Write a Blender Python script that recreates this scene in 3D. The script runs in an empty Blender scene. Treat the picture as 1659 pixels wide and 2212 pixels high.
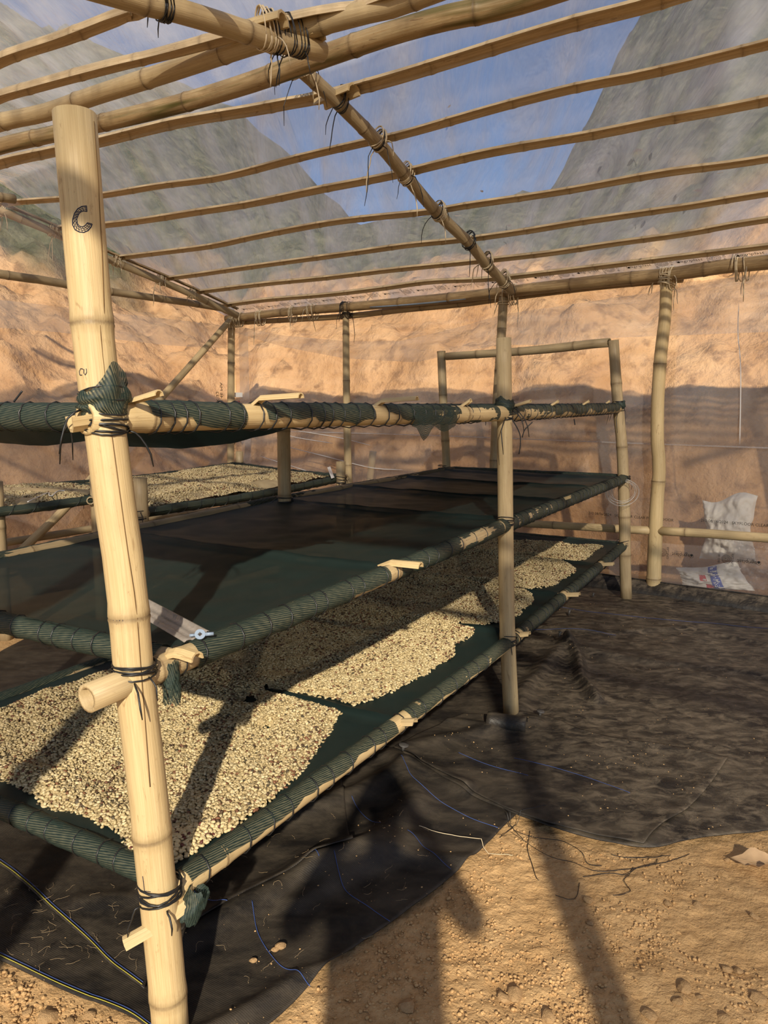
import bpy, bmesh, math, random
import numpy as np
from mathutils import Vector, Matrix

random.seed(7); rng = np.random.default_rng(11)
scene = bpy.context.scene
COL = scene.collection
sin, cos, pi = math.sin, math.cos, math.pi

# ------------------------------------------------------------------ camera
F, CX, CY = 1600.0, 829.5, 1106.0
EYE = 1.55
PITCH = math.radians(8.2)
cam_data = bpy.data.cameras.new('camera')
cam_data.sensor_fit = 'VERTICAL'; cam_data.sensor_height = 36.0
cam_data.lens = 36.0 * F / 2212.0
cam_data.clip_start = 0.02
cam = bpy.data.objects.new('camera', cam_data); COL.objects.link(cam)
cam.location = (0, 0, EYE); cam.rotation_euler = (pi / 2 - PITCH, 0, 0)
scene.camera = cam

# ------------------------------------------------------------------ sky, sun, exposure
world = bpy.data.worlds.new('world'); scene.world = world; world.use_nodes = True
wn = world.node_tree.nodes; wl = world.node_tree.links; wn.clear()
sky = wn.new('ShaderNodeTexSky'); sky.sky_type = 'NISHITA'
sky.sun_disc = False; sky.sun_elevation = math.radians(27.5); sky.sun_rotation = math.radians(180)
sky.altitude = 1500; sky.air_density = 1.0; sky.dust_density = 0.6; sky.ozone_density = 4.0
bg = wn.new('ShaderNodeBackground'); bg.inputs['Strength'].default_value = 0.125
wo = wn.new('ShaderNodeOutputWorld')
wl.new(sky.outputs[0], bg.inputs[0]); wl.new(bg.outputs[0], wo.inputs[0])

SUN_EL = math.radians(27.5)
sd = bpy.data.lights.new('sun', 'SUN'); sd.energy = 6.0; sd.angle = math.radians(0.9); sd.color = (1.0, 0.90, 0.74)
sun = bpy.data.objects.new('sun', sd); COL.objects.link(sun)
sun.location = (0, -6, 8); sun.rotation_euler = (pi / 2 - SUN_EL, 0, 0)

vs = scene.view_settings
vs.view_transform = 'Standard'; vs.look = 'None'; vs.gamma = 1.0; vs.exposure = 0.0; vs.use_curve_mapping = False
scene.cycles.max_bounces = 8; scene.cycles.transparent_max_bounces = 24

# ------------------------------------------------------------------ pixels to rays
CAMP = np.array([0, 0, EYE]); SP, CP = sin(PITCH), cos(PITCH)
def ray(u, v):
    xc, yc = (u - CX) / F, -(v - CY) / F
    return np.array([xc, CP + yc * SP, -SP + yc * CP])
def at_z(u, v, z): d = ray(u, v); return CAMP + d * ((z - EYE) / d[2])
def at_y(u, v, y): d = ray(u, v); return CAMP + d * (y / d[1])
def at_plane(u, v, p0, n): d = ray(u, v); return CAMP + d * (np.dot(p0 - CAMP, n) / np.dot(d, n))
def unit(a): a = np.asarray(a, float); return a / np.linalg.norm(a)
def V3(x, y, z=0.0): return np.array([x, y, z], float)

# ------------------------------------------------------------------ vector noise
def _hash(i, j, k, s):
    h = (i * 374761393 + j * 668265263 + k * 2147483647 + s * 974634777) & 0xFFFFFFFF
    h = ((h ^ (h >> 13)) * 1274126177) & 0xFFFFFFFF
    return ((h ^ (h >> 16)) & 0xFFFFFF) / float(0xFFFFFF) * 2 - 1
def vn(x, y, z=0.0, s=0):
    x, y, z = np.broadcast_arrays(np.asarray(x, float), np.asarray(y, float), np.asarray(z, float))
    i, j, k = np.floor(x).astype(np.int64), np.floor(y).astype(np.int64), np.floor(z).astype(np.int64)
    fx, fy, fz = x - i, y - j, z - k
    fx, fy, fz = [f * f * f * (f * (f * 6 - 15) + 10) for f in (fx, fy, fz)]
    r = 0
    for a in (0, 1):
        for b in (0, 1):
            for c in (0, 1):
                w = (fx if a else 1 - fx) * (fy if b else 1 - fy) * (fz if c else 1 - fz)
                r = r + w * _hash(i + a, j + b, k + c, s)
    return r
def fbm(x, y, z=0.0, s=0, o=3):
    r, a = 0, 1.0
    for q in range(o):
        r = r + a * vn(np.asarray(x) * 2 ** q, np.asarray(y) * 2 ** q, np.asarray(z) * 2 ** q, s + q); a *= 0.5
    return r

# ------------------------------------------------------------------ object helpers
def mesh_data(name, verts, faces, mat, smooth=True, attrs=None, midx=None):
    me = bpy.data.meshes.new(name)
    verts = np.asarray(verts, float)
    if isinstance(faces, np.ndarray):
        k = faces.shape[1]; nf = len(faces)
        me.vertices.add(len(verts)); me.vertices.foreach_set('co', verts.astype(np.float32).ravel())
        me.loops.add(nf * k); me.loops.foreach_set('vertex_index', faces.astype(np.int32).ravel())
        me.polygons.add(nf); me.polygons.foreach_set('loop_start', np.arange(0, nf * k, k, dtype=np.int32))
        me.update(calc_edges=True)
    else:
        me.from_pydata([tuple(v) for v in verts], [], [tuple(int(i) for i in f) for f in faces])
    for m in (mat if isinstance(mat, (list, tuple)) else [mat]): me.materials.append(m)
    if midx is not None: me.polygons.foreach_set('material_index', np.asarray(midx, dtype=np.int32))
    if smooth: me.polygons.foreach_set('use_smooth', np.ones(len(me.polygons), dtype=bool))
    for k, a in (attrs or {}).items():
        a = np.asarray(a, dtype=np.float32)
        if a.ndim == 1:
            at = me.attributes.new(k, 'FLOAT', 'POINT'); at.data.foreach_set('value', a)
        else:
            at = me.attributes.new(k, 'FLOAT_VECTOR', 'POINT'); at.data.foreach_set('vector', a.ravel())
    me.update()
    return me

def tag(o, label=None, cat=None, group=None, kind=None):
    if label: o['label'] = label
    if cat: o['category'] = cat
    if group: o['group'] = group
    if kind: o['kind'] = kind
    return o
def thing(name, base, label=None, cat=None, group=None, kind=None):
    o = bpy.data.objects.new(name, None); COL.objects.link(o); o.empty_display_size = 0.1
    o.location = tuple(float(q) for q in base)
    return tag(o, label, cat, group, kind)
def put(name, verts, faces, mat, parent=None, smooth=True, attrs=None, midx=None, kind=None):
    """one mesh object from world-space vertices; under a thing (Empty) or under a part"""
    verts = np.asarray(verts, float)
    base = V3(0, 0, 0)
    if parent is None:
        base = np.array([(verts[:, 0].min() + verts[:, 0].max()) / 2, (verts[:, 1].min() + verts[:, 1].max()) / 2, verts[:, 2].min()])
    me = mesh_data(name, verts - base, faces, mat, smooth, attrs, midx)
    o = bpy.data.objects.new(name, me); COL.objects.link(o)
    if parent is not None:
        o.parent = parent
        if parent.type == 'EMPTY': o.location = -parent.location
        elif parent.parent is None: o.location = -parent.location
    else:
        o.location = tuple(base)
    if kind: o['kind'] = kind
    return o

class Buf:
    def __init__(s): s.v, s.f, s.n, s.a, s.d = [], [], 0, [], []
    def add(s, v, f, bc=None, nd=None):
        v = np.asarray(v, float); f = [tuple(i + s.n for i in q) for q in f]
        s.v.append(v); s.f += f; s.n += len(v)
        s.a.append(np.zeros((len(v), 3)) if bc is None else bc); s.d.append(np.zeros(len(v)) if nd is None else nd)
    def put(s, name, mat, parent=None, smooth=True, kind=None):
        return put(name, np.vstack(s.v), s.f, mat, parent, smooth, {'bc': np.vstack(s.a), 'nd': np.concatenate(s.d)}, None, kind)

def spline(pts, n):
    """Catmull-Rom through pts, n samples uniform in length"""
    P = np.asarray(pts, float)
    if len(P) == 2: t = np.linspace(0, 1, n)[:, None]; return P[0] * (1 - t) + P[1] * t
    Q = np.vstack([2 * P[0] - P[1], P, 2 * P[-1] - P[-2]]); out = []
    for i in range(1, len(Q) - 2):
        for t in np.linspace(0, 1, 16, endpoint=False):
            a, b, c, d = Q[i - 1], Q[i], Q[i + 1], Q[i + 2]
            out.append(0.5 * (2 * b + (c - a) * t + (2 * a - 5 * b + 4 * c - d) * t * t + (3 * b - a - 3 * c + d) * t ** 3))
    out.append(P[-1]); out = np.array(out)
    L = np.concatenate([[0], np.cumsum(np.linalg.norm(np.diff(out, axis=0), axis=1))])
    s = np.linspace(0, L[-1], n)
    return np.stack([np.interp(s, L, out[:, k]) for k in range(3)], 1)
def resample(P, s):
    L = np.concatenate([[0], np.cumsum(np.linalg.norm(np.diff(P, axis=0), axis=1))])
    return np.stack([np.interp(s, L, P[:, k]) for k in range(3)], 1)
def plen(P): return float(np.linalg.norm(np.diff(P, axis=0), axis=1).sum())
def tangents(P):
    T = np.gradient(P, axis=0); return T / (np.linalg.norm(T, axis=1)[:, None] + 1e-12)

def cord(pts, r, seg=5, n=None):
    """thin tube, parallel transport frames -> verts, faces"""
    P = np.asarray(pts, float)
    if n: P = spline(P, n)
    T = tangents(P); N = len(P)
    a = np.array([0, 0, 1.0]) if abs(T[0][2]) < 0.9 else np.array([1.0, 0, 0])
    u = unit(np.cross(T[0], a)); V = []
    R = np.broadcast_to(np.asarray(r, float), (N,))
    for i in range(N):
        u = unit(u - T[i] * np.dot(u, T[i])); w = np.cross(T[i], u)
        for k in range(seg):
            q = 2 * pi * k / seg; V.append(P[i] + R[i] * (cos(q) * u + sin(q) * w))
    Fc = [(i * seg + k, i * seg + (k + 1) % seg, (i + 1) * seg + (k + 1) % seg, (i + 1) * seg + k) for i in range(N - 1) for k in range(seg)]
    Fc += [tuple(range(seg))[::-1], tuple((N - 1) * seg + k for k in range(seg))]
    return np.array(V), Fc

def frame(T, up):
    S = np.cross(T, up); S = S / (np.linalg.norm(S, axis=1)[:, None] + 1e-9); return S, np.cross(S, T)

def bamboo_mesh(buf, pts, r0, r1, nodes=0.3, up=(0, 0, 1), seg=14, split=False, seed=0, hollow=True, bulge=1.0, roll=0.0, wob=0.03):
    """a bamboo culm (or a half-split culm, hollow side down) along pts"""
    rr = random.Random(seed)
    P0 = spline(pts, 60); L = plen(P0)
    if isinstance(nodes, (int, float)):
        q = rr.uniform(0.2, 0.9) * nodes; nd = []
        while q < L: nd.append(q); q += nodes * rr.uniform(0.85, 1.15)
    else: nd = [t * L for t in nodes]
    prof = [(-0.030, 0.0, 0.0), (-0.010, 0.03, 0.25), (-0.004, 0.075, 0.9), (0.0, 0.03, 1.0), (0.004, 0.065, 0.6), (0.014, 0.045, 0.25), (0.035, 0.0, 0.0)]
    k = r0 / 0.04 if r0 < 0.04 else 1.0
    S = {round(float(s), 5): (0.0, 0.0) for s in np.linspace(0, L, max(8, int(L / 0.11)))}
    for c in nd:
        S = {s: q for s, q in S.items() if abs(s - c) > 0.045}
        for ds, dr, dk in prof:
            if 0 < c + ds * k < L: S[round(c + ds * k, 5)] = (dr * bulge, dk)
    ss = np.array(sorted(S)); dr = np.array([S[s][0] for s in sorted(S)]); dk = np.array([S[s][1] for s in sorted(S)])
    P = resample(P0, ss); T = tangents(P0); T = np.stack([np.interp(ss, np.linspace(0, L, 60), T[:, q]) for q in range(3)], 1); T /= np.linalg.norm(T, axis=1)[:, None]
    A, B = frame(T, np.array(up, float))
    R = (r0 + (r1 - r0) * ss / L) * (1 + dr) * (1 + wob * vn(ss * 3.1, seed * 1.7, 0, seed))
    off = rr.uniform(0, 50)
    N = len(ss)
    if split:
        m = 6; ang = np.linspace(-0.06, pi + 0.06, m); prof_o = [(cos(a), sin(a)) for a in ang]; prof_i = [(0.76 * cos(a), 0.76 * sin(a)) for a in ang[::-1]]
        sec = np.array(prof_o + prof_i); cr, sr = cos(roll), sin(roll); sec = np.stack([sec[:, 0] * cr - (sec[:, 1] - .45) * sr, sec[:, 0] * sr + (sec[:, 1] - .45) * cr], 1)
    else:
        ang = np.arange(seg) * 2 * pi / seg; sec = np.stack([np.cos(ang), np.sin(ang)], 1)
    M = len(sec)
    Vv = P[:, None, :] + R[:, None, None] * (A[:, None, :] * sec[None, :, 0:1] + B[:, None, :] * sec[None, :, 1:2])
    bc = np.concatenate([R[:, None, None] * np.broadcast_to(sec, (N, M, 2)) + off, np.broadcast_to(ss[:, None, None], (N, M, 1)) + off], 2)
    Fc = [(i * M + j, i * M + (j + 1) % M, (i + 1) * M + (j + 1) % M, (i + 1) * M + j) for i in range(N - 1) for j in range(M)]
    V = [Vv.reshape(-1, 3)]; C = [bc.reshape(-1, 3)]; D = [np.repeat(dk, M)]
    n = N * M
    if split or not hollow:
        Fc += [tuple(range(M))[::-1], tuple((N - 1) * M + j for j in range(M))]
    else:
        for e, sg in ((0, 1), (N - 1, -1)):
            ring = P[e] + R[e] * 0.72 * (A[e] * sec[:, 0:1] + B[e] * sec[:, 1:2])
            deep = P[e] + T[e] * sg * min(0.06, L * .2) + R[e] * 0.68 * (A[e] * sec[:, 0:1] + B[e] * sec[:, 1:2])
            V += [ring, deep]; C += [bc[e] * 1.0, bc[e] + .3]; D += [np.full(M, 0.12), np.full(M, 0.5)]
            a0, a1, b0 = e * M, n, n + M
            for j in range(M):
                q = (j + 1) % M
                f1, f2 = (a0 + j, a1 + j, a1 + q, a0 + q), (a1 + j, b0 + j, b0 + q, a1 + q)
                Fc += [f1, f2] if e == 0 else [f1[::-1], f2[::-1]]
            Fc.append(tuple(b0 + j for j in range(M)) if e else tuple(b0 + j for j in range(M))[::-1]); n += 2 * M
    buf.add(np.vstack(V), Fc, np.vstack(C), np.concatenate(D))
    return P0

def bamboo(name, pts, r0, r1, mat, parent=None, **kw):
    b = Buf(); bamboo_mesh(b, pts, r0, r1, **kw); return b.put(name, mat, parent, smooth=not kw.get('split', False))

def lash(center, axis, r, turns=4, width=0.05, cr=0.0025, tails=2, tail=0.09, seed=0, buf=None, droop=True, oval=None):
    """wraps of twine round a pole with loose tails; oval = (direction, extra) stretches the loops over a second pole"""
    rr = random.Random(seed); b = buf or Buf(); axis = unit(axis)
    a = unit(np.cross(axis, [0.3, 0.2, 1])) if abs(axis[2]) < .9 else unit(np.cross(axis, [1, .2, 0])); c = np.cross(axis, a)
    for t in range(turns):
        tilt = rr.uniform(-.35, .35); o = (rr.random() - .5) * width; ph = rr.uniform(0, 6.28); pts = []
        for k in range(15):
            q = 2 * pi * k / 14
            d = a * cos(q) + c * sin(q); rad = r * (1.03 + 0.03 * sin(3 * q + ph)) + cr
            p = center + axis * (o + tilt * r * sin(q + ph)) + d * rad
            if oval is not None:
                w = max(0, float(np.dot(d, oval[0]))); p = p + oval[0] * oval[1] * w
            pts.append(p)
        b.add(*cord(pts, cr, 4))
    for t in range(tails):
        q = rr.uniform(0, 6.28); d = a * cos(q) + c * sin(q); p = center + axis * rr.uniform(-.5, .5) * width + d * (r + cr)
        l = tail * rr.uniform(.6, 1.3); pts = [p]
        for k in range(1, 6):
            p = p + d * l / 5 * (1 - .15 * k) + np.array([rr.uniform(-.3, .3), rr.uniform(-.3, .3), (-.35 * k if droop else rr.uniform(-.3, .3))]) * l / 5; pts.append(p)
        b.add(*cord(pts, [cr] * 5 + [cr * .5], 4))
    return b

def text_geo(s, size, align='CENTER'):
    cu = bpy.data.curves.new('t', 'FONT'); cu.body = s; cu.size = size; cu.align_x = align; cu.align_y = 'CENTER'; cu.resolution_u = 2
    ob = bpy.data.objects.new('t', cu); COL.objects.link(ob)
    dg = bpy.context.evaluated_depsgraph_get(); me = bpy.data.meshes.new_from_object(ob.evaluated_get(dg))
    v = np.array([tuple(p.co) for p in me.vertices]); f = [tuple(p.vertices) for p in me.polygons]
    bpy.data.objects.remove(ob); bpy.data.curves.remove(cu); bpy.data.meshes.remove(me)
    return v, f

def coons(c_bot, c_right, c_top, c_left, nu, nv):
    """grid from four boundary polylines: bottom and top run left->right, left and right run bottom->top"""
    b, t = spline(c_bot, nu), spline(c_top, nu); l, r = spline(c_left, nv), spline(c_right, nv)
    U = np.linspace(0, 1, nu)[None, :, None]; W = np.linspace(0, 1, nv)[:, None, None]
    S = (1 - W) * b[None] + W * t[None] + (1 - U) * l[:, None] + U * r[:, None]
    S -= (1 - U) * (1 - W) * b[0] + U * (1 - W) * b[-1] + (1 - U) * W * t[0] + U * W * t[-1]
    return S
def grid_faces(nv, nu):
    i, j = np.meshgrid(np.arange(nv - 1), np.arange(nu - 1), indexing='ij'); a = i * nu + j
    return np.stack([a, a + 1, a + nu + 1, a + nu], -1).reshape(-1, 4)

# ------------------------------------------------------------------ materials
class NT:
    def __init__(s, name):
        s.m = bpy.data.materials.new(name); s.m.use_nodes = True; s.t = s.m.node_tree; s.t.nodes.clear()
        s.out = s.n('ShaderNodeOutputMaterial')
    def n(s, typ, ins=None, **kw):
        o = s.t.nodes.new(typ)
        for k, v in kw.items(): setattr(o, k, v)
        for k, v in (ins or {}).items(): s.set(o.inputs[k], v)
        return o
    def set(s, sock, v):
        if hasattr(v, 'is_linked'): s.t.links.new(v, sock)
        elif hasattr(v, 'outputs'): s.t.links.new(v.outputs[0], sock)
        elif isinstance(v, (tuple, list)) and len(v) == 3 and sock.type == 'RGBA': sock.default_value = (*v, 1)
        else: sock.default_value = v
    def attr(s, name): return s.n('ShaderNodeAttribute', attribute_name=name)
    def pos(s): return s.n('ShaderNodeNewGeometry').outputs['Position']
    def mapp(s, vec, scale, rot=(0, 0, 0)): return s.n('ShaderNodeMapping', {'Vector': vec, 'Scale': scale, 'Rotation': rot}).outputs[0]
    def noise(s, vec, scale, detail=3, rough=.55, dist=0): return s.n('ShaderNodeTexNoise', {'Vector': vec, 'Scale': scale, 'Detail': detail, 'Roughness': rough, 'Distortion': dist}).outputs['Fac']
    def ramp(s, fac, stops):
        r = s.n('ShaderNodeValToRGB', {'Fac': fac}); e = r.color_ramp.elements
        while len(e) < len(stops): e.new(0.5)
        for q, (p, c) in zip(e, stops): q.position = p; q.color = (*c, 1) if isinstance(c, tuple) else (c, c, c, 1)
        return r.outputs[0]
    def mix(s, f, a, b, mode='MIX'):
        o = s.n('ShaderNodeMix', data_type='RGBA', blend_type=mode); s.set(o.inputs[0], f); s.set(o.inputs[6], a); s.set(o.inputs[7], b); return o.outputs[2]
    def math(s, op, a, b=0.0):
        o = s.n('ShaderNodeMath', operation=op); s.set(o.inputs[0], a); s.set(o.inputs[1], b); return o.outputs[0]
    def bump(s, h, strength=.3, dist=.01): return s.n('ShaderNodeBump', {'Height': h, 'Strength': strength, 'Distance': dist}).outputs[0]
    def pbr(s, col, rough=.6, spec=.4, normal=None, **kw):
        p = s.n('ShaderNodeBsdfPrincipled', {'Base Color': col, 'Roughness': rough, 'Specular IOR Level': spec})
        if normal is not None: s.set(p.inputs['Normal'], normal)
        for k, v in kw.items(): s.set(p.inputs[k], v)
        return p
    def done(s, sh): s.set(s.out.inputs['Surface'], sh); return s.m
    def mixsh(s, f, a, b):
        o = s.n('ShaderNodeMixShader'); s.set(o.inputs[0], f); s.set(o.inputs[1], a); s.set(o.inputs[2], b); return o

def bamboo_mat(name, light, mid, dark, blotch=.35, node=(0.10, 0.06, 0.03), green=None, rough=.48, ndk=.8):
    t = NT(name); bc = t.attr('bc').outputs['Vector']; nd = t.attr('nd').outputs['Fac']
    streak = t.noise(t.mapp(bc, (120, 120, 2.6)), 1.0, 5, .65)
    fine = t.noise(t.mapp(bc, (320, 320, 5)), 1.0, 3, .6)
    big = t.noise(t.mapp(bc, (14, 14, 3.2)), 1.0, 5, .65, .8)
    spot = t.noise(t.mapp(bc, (60, 60, 20)), 1.0, 6, .72, .5)
    scar = t.noise(t.mapp(bc, (45, 45, 7)), 1.0, 4, .6, 1.2)
    c = t.mix(t.ramp(streak, [(.32, 0.0), (.70, 1.0)]), light, mid)
    c = t.mix(t.math('MULTIPLY', t.ramp(fine, [(.40, 0.0), (.75, 1.0)]), .35), c, dark)
    c = t.mix(t.math('MULTIPLY', t.ramp(big, [(.44, 0.0), (.70, 1.0)]), blotch), c, tuple(.45 * x + .55 * y for x, y in zip(mid, dark)))
    c = t.mix(t.math('MULTIPLY', t.ramp(spot, [(.60, 0.0), (.70, 1.0)]), .55), c, dark)
    c = t.mix(t.math('MULTIPLY', t.ramp(scar, [(.66, 0.0), (.69, 1.0)]), .5), c, dark)
    if green: c = t.mix(t.ramp(t.noise(t.mapp(bc, (16, 16, 1.1)), 1.0, 2), [(.47, 0.0), (.62, 1.0)]), c, green)
    nn = t.math('MULTIPLY', nd, t.math('ADD', t.math('MULTIPLY', t.noise(t.mapp(bc, (40, 40, 40)), 1.0, 3), .9), .35))
    c = t.mix(t.math('MULTIPLY', nn, ndk), c, node)
    nrm = t.bump(t.math('ADD', fine, t.math('MULTIPLY', streak, .6)), .25, .004)
    return t.done(t.pbr(c, rough, .3, nrm))

def flat_mat(name, col, rough=.6, spec=.3, var=.25, scale=30, bump=.2, dist=.004):
    t = NT(name); n = t.noise(t.pos(), scale, 4)
    c = t.mix(n, tuple(q * (1 - var) for q in col), tuple(min(1, q * (1 + var)) for q in col))
    return t.done(t.pbr(c, rough, spec, t.bump(n, bump, dist)))

M = {}
M['bam_new'] = bamboo_mat('bamboo_pale', (.64, .485, .255), (.53, .39, .19), (.27, .16, .065), .35)
M['bam_rack'] = bamboo_mat('bamboo_rack', (.56, .43, .235), (.45, .33, .17), (.22, .14, .065), .5)
M['bam_old'] = bamboo_mat('bamboo_weathered', (.45, .345, .195), (.34, .25, .135), (.15, .095, .045), .6)
M['bam_brown'] = bamboo_mat('bamboo_brown', (.44, .315, .16), (.29, .185, .085), (.11, .06, .025), .8)
M['bam_green'] = bamboo_mat('bamboo_greenish', (.50, .38, .20), (.38, .24, .10), (.11, .055, .02), .7, green=(.10, .085, .02))
M['bam_split'] = bamboo_mat('bamboo_split', (.68, .53, .32), (.54, .40, .22), (.22, .13, .06), .5, rough=.6, ndk=.45)

def soil_mat(name, a, b, c, scale=6.0, bump=.5):
    t = NT(name); p = t.pos()
    n1 = t.noise(p, scale, 6, .62); n2 = t.noise(p, scale * 9, 5, .65); n3 = t.noise(p, scale * .17, 3)
    col = t.mix(t.ramp(n1, [(.35, 0.0), (.68, 1.0)]), a, b)
    col = t.mix(t.math('MULTIPLY', t.ramp(n2, [(.5, 0.0), (.68, 1.0)]), .55), col, c)
    col = t.mix(t.math('MULTIPLY', t.ramp(n3, [(.45, 0.0), (.6, 1.0)]), .35), col, a)
    h = t.math('ADD', n1, t.math('MULTIPLY', n2, .5))
    return t.done(t.pbr(col, .95, .1, t.bump(h, bump, .02)))
M['soil'] = soil_mat('dry_soil', (.50, .305, .135), (.62, .40, .19), (.40, .225, .09), 7, .9)
M['bank'] = soil_mat('red_soil_bank', (.46, .235, .09), (.66, .37, .16), (.24, .115, .045), 1.6, 1.0)
M['stone'] = soil_mat('stone', (.46, .285, .135), (.54, .35, .175), (.34, .19, .08), 40, .7)

def groundcloth():
    t = NT('black_ground_cloth'); p = t.pos()
    dust = t.noise(t.mapp(p, (1.2, 2.2, 1), (0, 0, .45)), 3.0, 7, .66, .8)
    dust2 = t.noise(t.mapp(p, (7, 12, 1), (0, 0, .3)), 1.6, 6, .72, .5)
    up = t.ramp(t.n('ShaderNodeSeparateXYZ', {0: t.n('ShaderNodeNewGeometry').outputs['True Normal']}).outputs[2], [(.55, 0.06), (.9, 1.0)])   # dust settles on what faces up
    far = t.math('MULTIPLY', t.ramp(t.n('ShaderNodeSeparateXYZ', {0: p}).outputs[0], [(.45, 0.0), (1.0, 1.0)]), up)
    c = t.mix(t.math('MULTIPLY', t.ramp(dust, [(.40, 0.0), (.68, 1.0)]), t.math('MULTIPLY', up, t.math('ADD', t.math('MULTIPLY', far, .4), .4))), (.016, .014, .0125), (.125, .098, .066))
    c = t.mix(t.math('MULTIPLY', t.math('MULTIPLY', t.ramp(dust2, [(.45, 0.0), (.66, 1.0)]), .75), t.math('ADD', t.math('MULTIPLY', far, .7), .12)), c, (.27, .212, .142))
    w = t.n('ShaderNodeTexWave', {'Vector': t.mapp(p, (1, 1, 1), (0, 0, .53)), 'Scale': 110.0, 'Distortion': .3}).outputs['Fac']
    w2 = t.n('ShaderNodeTexWave', {'Vector': t.mapp(p, (1, 1, 1), (0, 0, .53 + pi / 2)), 'Scale': 60.0, 'Distortion': .3}).outputs['Fac']
    nb = t.bump(t.math('ADD', w, w2), .22, .003)
    nb2 = t.n('ShaderNodeBump', {'Height': t.noise(p, 9, 4), 'Strength': .35, 'Distance': .02, 'Normal': nb}).outputs[0]
    r = t.math('ADD', t.math('MULTIPLY', dust, .5), .22)
    return t.done(t.pbr(c, r, .32, nb2))
M['cloth'] = groundcloth()

def net_mat(name, col, col2, alpha, stripes=False):
    t = NT(name); p = t.pos()
    n = t.noise(p, 7, 4, .6)
    fine = t.noise(t.mapp(p, (1, 1, 1)), 420, 2)
    c = t.mix(n, col, col2)
    a = alpha
    if stripes:
        bc = t.attr('bc').outputs['Vector']; xyz = t.n('ShaderNodeSeparateXYZ', {0: bc})
        ph = t.math('ADD', t.math('MULTIPLY', xyz.outputs[0], stripes), t.math('MULTIPLY', t.noise(t.mapp(bc, (3, 3, 2.0)), 2.5, 2), 6.0))
        st = t.math('ADD', t.math('MULTIPLY', t.math('SINE', ph), .5), .5)
        a = t.math('ADD', t.math('MULTIPLY', st, 1 - alpha), alpha)
        c = t.mix(st, tuple(min(1, q * 2.2) for q in col2), col)
    sh = t.pbr(c, .55, .35, t.bump(fine, .4, .002))
    tr = t.n('ShaderNodeBsdfTranslucent', {'Color': c})
    sh2 = t.mixsh(.2, sh, tr)
    return t.done(t.mixsh(a, t.n('ShaderNodeBsdfTransparent'), sh2))
M['net'] = net_mat('green_shade_net', (.011, .022, .0195), (.019, .035, .031), .955)
M['wrap'] = net_mat('rolled_shade_net', (.008, .019, .017), (.030, .044, .034), .58, 1150.0)

M['cord'] = flat_mat('black_twine', (.012, .012, .012), .4, .5)
M['strip'] = flat_mat('pale_cane_strip', (.62, .50, .32), .6, .3)
M['ink'] = flat_mat('marker_ink', (.012, .018, .05), .6, .2, .1)
M['crack'] = flat_mat('bamboo_crack', (.16, .09, .035), .8, .1)
M['print'] = flat_mat('black_print', (.02, .02, .02), .6, .2, .1)
M['blue_thread'] = flat_mat('blue_thread', (.05, .09, .27), .5, .3)
M['yellow_thread'] = flat_mat('yellow_thread', (.55, .48, .06), .5, .3)
M['sack'] = flat_mat('woven_white_sack', (.72, .68, .60), .6, .3, .12, 14, .6, .02)
M['sack_blue'] = flat_mat('blue_print', (.03, .07, .35), .5, .3, .1)
M['sack_red'] = flat_mat('red_print', (.55, .03, .04), .5, .3, .1)
M['white'] = flat_mat('white_plastic', (.80, .79, .76), .4, .4, .05)
M['grey'] = flat_mat('grey_plastic', (.22, .28, .36), .4, .4, .05)
M['fibre'] = flat_mat('dry_fibre', (.42, .30, .17), .8, .1)
M['husk'] = flat_mat('soil_crumbs', (.50, .32, .15), .9, .1, .35, 60)
M['leaf'] = flat_mat('dry_leaf', (.50, .33, .18), .7, .2, .3, 25)
M['peg'] = flat_mat('dark_plastic_peg', (.06, .055, .05), .5, .4, .3, 40)
M['nail'] = flat_mat('metal', (.55, .55, .56), .35, .5)
M['wire'] = flat_mat('thin_wire', (.45, .42, .38), .3, .6)
M['skin'] = flat_mat('skin', (.35, .20, .13), .5, .4, .08)
M['shirt'] = flat_mat('dark_shirt', (.05, .06, .09), .8, .2)
M['trouser'] = flat_mat('dark_trousers', (.04, .04, .045), .8, .2)
M['hair'] = flat_mat('black_hair', (.012, .010, .009), .5, .4)
M['shoe'] = flat_mat('dark_shoe', (.03, .025, .02), .6, .3)

def film(name, haze, gloss, streak_vec, tint=(1, 1, 1), hazecol=(.80, .80, .82), lo=.2, hi=1.0, bumps=.5, rough=.22):
    """polythene film: mostly clear, milky dusty streaks, soft reflection"""
    t = NT(name); p = t.pos(); sc, rot = streak_vec
    n1 = t.noise(t.mapp(p, sc, rot), 1.0, 5, .6, .6); n2 = t.noise(p, 1.3, 4, .6); n3 = t.noise(t.mapp(p, tuple(3.5 * q for q in sc), rot), 1.0, 3, .6)
    m = t.math('MULTIPLY', t.ramp(n1, [(.34, lo), (.72, hi)]), t.ramp(n2, [(.3, .72), (.7, 1.0)]))
    hz = t.math('MULTIPLY', m, haze)
    bm = t.bump(t.math('ADD', n1, t.math('MULTIPLY', n3, .4)), bumps, .03)
    dif = t.mixsh(.55, t.n('ShaderNodeBsdfDiffuse', {'Color': hazecol, 'Normal': bm}), t.n('ShaderNodeBsdfTranslucent', {'Color': hazecol, 'Normal': bm}))
    base = t.mixsh(hz, t.n('ShaderNodeBsdfTransparent', {'Color': tint}), dif)
    vm = t.n('ShaderNodeVectorMath', {0: bm, 1: t.n('ShaderNodeNewGeometry').outputs['Incoming']}, operation='DOT_PRODUCT')
    fr = t.math('ADD', t.math('MULTIPLY', t.math('POWER', t.math('SUBTRACT', 1.0, t.math('ABSOLUTE', vm.outputs['Value'])), 5.0), .94), .06)
    return t.done(t.mixsh(t.math('MULTIPLY', fr, gloss), base, t.n('ShaderNodeBsdfGlossy', {'Color': (1, 1, 1), 'Roughness': rough, 'Normal': bm})))

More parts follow.
